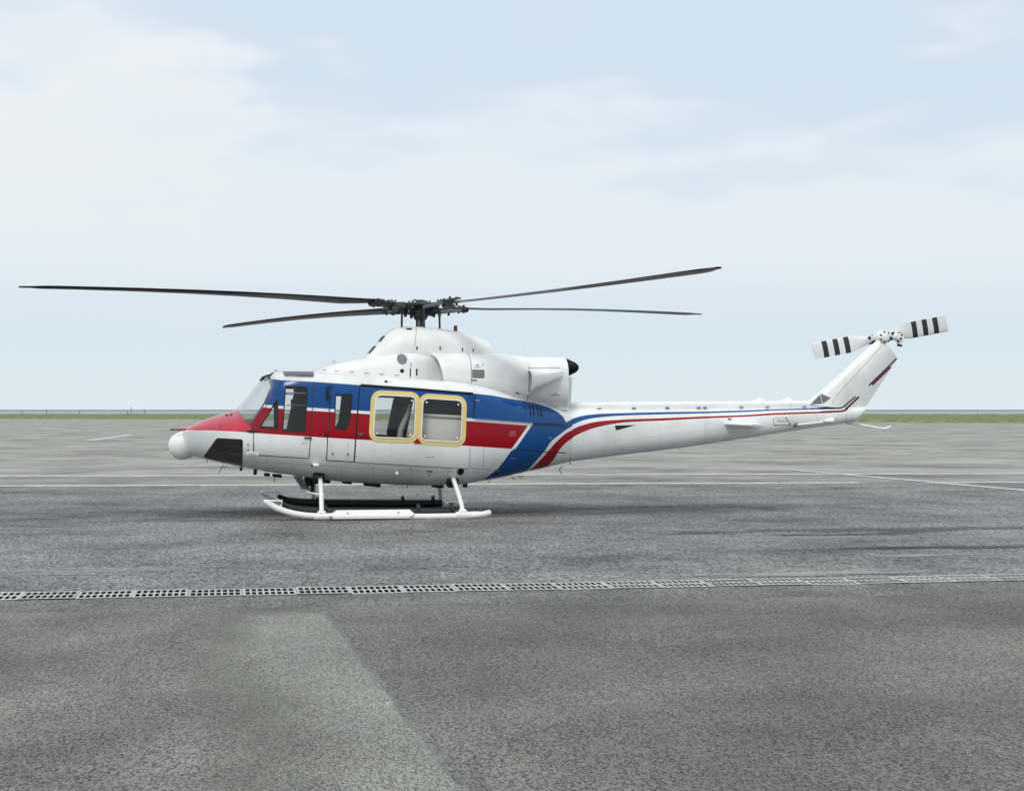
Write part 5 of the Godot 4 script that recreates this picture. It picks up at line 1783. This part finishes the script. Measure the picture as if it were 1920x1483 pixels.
func make_fittings():
	var s := Shape.new()
	s.tube([Vector3(-4.194, 1.446, 0.2), Vector3(-4.125, 1.448, 0.2), Vector3(-3.969, 1.448, 0.2), Vector3(-3.776, 1.447, 0.28)], [0.010, 0.014, 0.017, 0.02], 10)
	put("pitot_tube", s, M.red, heli)
	s = Shape.new()
	s.tube([Vector3(-4.194, 1.446, 0.2), Vector3(-4.133, 1.448, 0.2)], [0.010, 0.015], 10)
	put("pitot_tip", s, M.dark, heli)
	# windscreen wiper, parked at the top
	s = Shape.new()
	s.tube([Vector3(-2.486, 2.358, 0.72), Vector3(-2.555, 2.349, 0.72), Vector3(-2.622, 2.33, 0.6), Vector3(-2.671, 2.314, 0.4), Vector3(-2.717, 2.267, 0.3)], 0.016, 8)
	s.tube([Vector3(-2.688, 2.322, 0.4), Vector3(-2.67, 2.297, 0.36), Vector3(-2.641, 2.251, 0.44), Vector3(-2.58, 2.302, 0.68)], 0.013, 8)
	s.ball(Vector3(-2.504, 2.353, 0.74), Vector3(0.055, 0.036, 0.04), 8, 12)
	put("windscreen_wiper", s, M.black, heli)
	s = Shape.new()
	s.tube([Vector3(-2.45, 2.426, 0), Vector3(-2.45, 2.448, 0)], 0.016, 8)
	put("thermometer_probe", s, M.dark, heli)
	for side in [1.0, -1.0]:
		for q in [pv([-3.294, 1.694, -3.254, 1.698, -3.245, 1.676, -3.284, 1.671]), pv([-3.224, 1.702, -3.185, 1.707, -3.176, 1.685, -3.215, 1.679])]:
			small("nose_vent", body, q, 0.006, M.black, heli, side, 0.008)
		small("side_inlet", body, round_poly(pv([-2.954, 1.431, -2.895, 1.447, -2.81, 1.445, -2.734, 1.421, -2.81, 1.406, -2.895, 1.407]), 0.015), 0.014, M.black, heli, side, 0.02)
		for c in [pv([-2.924, 1.213])[0], pv([-2.924, 1.125])[0]]: small("fastener", body, disc(c, 0.014, 10), 0.008, M.grey, heli, side, 0.01)
		# lights and drains low on the side
		s = Shape.new()
		var p: Vector3 = Vector3(-1.848, 0.875, 1.15)
		s.ball(Vector3(p.x, p.y, p.z * side), Vector3(0.075, 0.035, 0.07), 10, 14)
		put("position_light", s, M.skid, heli)
		s = Shape.new()
		s.ball(Vector3(p.x - 0.05, p.y, (p.z + 0.035) * side), Vector3(0.024, 0.024, 0.028), 8, 10)
		put("light_lens", s, M.dark, heli)
		small("landing_light", body, disc(pv([0.544, 0.757])[0], 0.055, 20), 0.012, M.black, heli, side)
		small("light_lens", body, disc(pv([0.552, 0.761])[0], 0.036, 16), 0.018, M.tint, heli, side)
		small("drain_slot", body, pv([-0.019, 0.773, 0.079, 0.766, 0.081, 0.75, -0.017, 0.757]), 0.008, M.dark, heli, side)
		small("fastener", body, disc(pv([0.031, 0.7])[0], 0.012, 8), 0.008, M.dark, heli, side)
		small("fastener", body, disc(pv([-0.983, 0.866])[0], 0.012, 8), 0.008, M.grey, heli, side)
		small("fastener", body, disc(pv([-0.29, 0.813])[0], 0.012, 8), 0.008, M.grey, heli, side)
		small("fastener", body, disc(pv([0.347, 0.776])[0], 0.012, 8), 0.008, M.grey, heli, side)
		s = Shape.new()
		p = Vector3(-0.51, 0.728, 1.08)
		s.ball(Vector3(p.x, p.y, p.z * side), Vector3(0.03, 0.03, 0.05), 8, 12)
		put("static_port", s, M.skid, heli)
		for q in [[Vector3(-1.786, 2.259, 1.16), 0.05], [Vector3(-1.398, 2.24, 1.17), 0.05]]:
			s = Shape.new()
			p = q[0]
			s.ball(Vector3(p.x, p.y, p.z * side), Vector3(q[1], 0.018, 0.04), 8, 12)
			put("roof_fitting", s, M.dark, heli)
		s = Shape.new()
		p = Vector3(-0.651, 2.231, 1.17)
		s.ball(Vector3(p.x, p.y, p.z * side), Vector3(0.07, 0.026, 0.05), 8, 12)
		put("position_light", s, M.skid, heli)
		s = Shape.new()
		s.ball(Vector3(p.x - 0.05, p.y, (p.z + 0.02) * side), Vector3(0.03, 0.027, 0.04), 8, 12)
		put("light_lens", s, M.black, heli)
		# cables and hinges on the post beside the crew door
		s = Shape.new()
		var cp := []
		for k in [Vector3(-1.602, 2.15, 1.33), Vector3(-1.662, 2.14, 1.33), Vector3(-1.659, 2.079, 1.335), Vector3(-1.675, 2.036, 1.335), Vector3(-1.645, 1.993, 1.335), Vector3(-1.67, 1.95, 1.335), Vector3(-1.658, 1.92, 1.335)]: cp.append(k * Vector3(1, 1, side))
		s.tube(cp, [0.012, 0.016, 0.022, 0.016, 0.024, 0.018, 0.012], 8)
		put("door_hinge", s, M.vent, heli)
	# under the belly
	s = Shape.new()
	s.tube([Vector3(-3.324, 0.851, 0.1), Vector3(-3.368, 0.78, 0.1), Vector3(-3.403, 0.705, 0.1)], [0.007, 0.006, 0.004], 6)
	s.tube([Vector3(-3.263, 0.842, 0.1), Vector3(-3.333, 0.798, 0.1)], 0.005, 6)
	put("whip_antenna", s, M.dark, heli)
	s = Shape.new()
	s.tube([Vector3(-3.596, 0.951, 0.1), Vector3(-3.591, 0.893, 0.1)], 0.008, 6)
	put("drain_mast", s, M.grey, heli)
	for q in [[Vector3(-3.03, 0.783, 0.1), Vector3(0.05, 0.06, 0.05)], [Vector3(-2.796, 0.732, 0.1), Vector3(0.06, 0.10, 0.05)], [Vector3(-2.601, 0.686, 0.1), Vector3(0.10, 0.05, 0.2)], [Vector3(-2.433, 0.667, 0.1), Vector3(0.16, 0.05, 0.2)], [Vector3(-1.609, 0.589, 0.2), Vector3(0.12, 0.09, 0.2)], [Vector3(-0.838, 0.507, 0.1), Vector3(0.28, 0.06, 0.3)], [Vector3(-1.262, 0.542, 0.1), Vector3(0.16, 0.04, 0.2)], [Vector3(0.282, 0.471, 0.1), Vector3(0.2, 0.05, 0.2)], [Vector3(0.761, 0.503, 0.1), Vector3(0.08, 0.12, 0.06)]]:
		s = Shape.new()
		s.box(q[0], q[1], Basis(Vector3.BACK, -0.12), 0.012)
		put("belly_fitting", s, M.black, heli)
	for q in [[Vector3(-2.468, 0.667, 0.1), Vector3(-2.481, 0.596, 0.1), Vector3(-2.473, 0.56, 0.1)], [Vector3(-0.245, 0.538, 0.2), Vector3(-0.245, 0.457, 0.2)], [Vector3(0.273, 0.475, 0.1), Vector3(0.269, 0.421, 0.1)], [Vector3(2.487, 0.796, 0), Vector3(2.44, 0.759, 0), Vector3(2.43, 0.722, 0), Vector3(2.473, 0.666, 0)], [Vector3(2.61, 0.869, 0), Vector3(2.629, 0.823, 0)], [Vector3(1.577, 0.612, 0.1), Vector3(1.614, 0.575, 0.1), Vector3(1.642, 0.602, 0.1)], [Vector3(1.688, 0.639, 0.1), Vector3(1.726, 0.583, 0.1), Vector3(1.773, 0.638, 0.1)], [Vector3(1.14, 0.578, 0.1), Vector3(1.177, 0.537, 0.1), Vector3(1.205, 0.578, 0.1)]]:
		s = Shape.new()
		s.tube(q, 0.007, 8)
		put("drain_pipe", s, M.dark, heli)
	# searchlight mount and its stay by the front cross tube
	s = Shape.new()
	s.prism(pv([-2.173, 0.664, -2.023, 0.659, -1.952, 0.52, -1.872, 0.448, -1.881, 0.421, -2.023, 0.427, -2.085, 0.53]), 0.27, 0.32)
	var mount := put("searchlight_mount", s, M.grey, heli)
	s = Shape.new()
	s.tube([Vector3(-2.031, 0.437, 0.5), Vector3(-1.983, 0.439, 0.6), Vector3(-1.909, 0.412, 0.9), Vector3(-1.82, 0.405, 1.2), Vector3(-1.711, 0.409, 1.24)], 0.018, 8)
	put("mount_stay", s, M.skid, mount)
	s = Shape.new()
	s.tube([Vector3(-2.094, 0.637, 0.3), Vector3(-2.024, 0.53, 0.32), Vector3(-1.918, 0.477, 0.34)], 0.022, 8)
	put("mount_arm", s, M.steel, mount)
	s = Shape.new()
	s.box(Vector3(-1.903, 0.588, -0.2), Vector3(0.13, 0.22, 0.2), Basis(Vector3.BACK, -0.08), 0.02)
	s.box(Vector3(-1.817, 0.528, -0.3), Vector3(0.06, 0.34, 0.1), Basis(Vector3.BACK, -0.12), 0.015)
	put("searchlight_housing", s, M.black, mount)
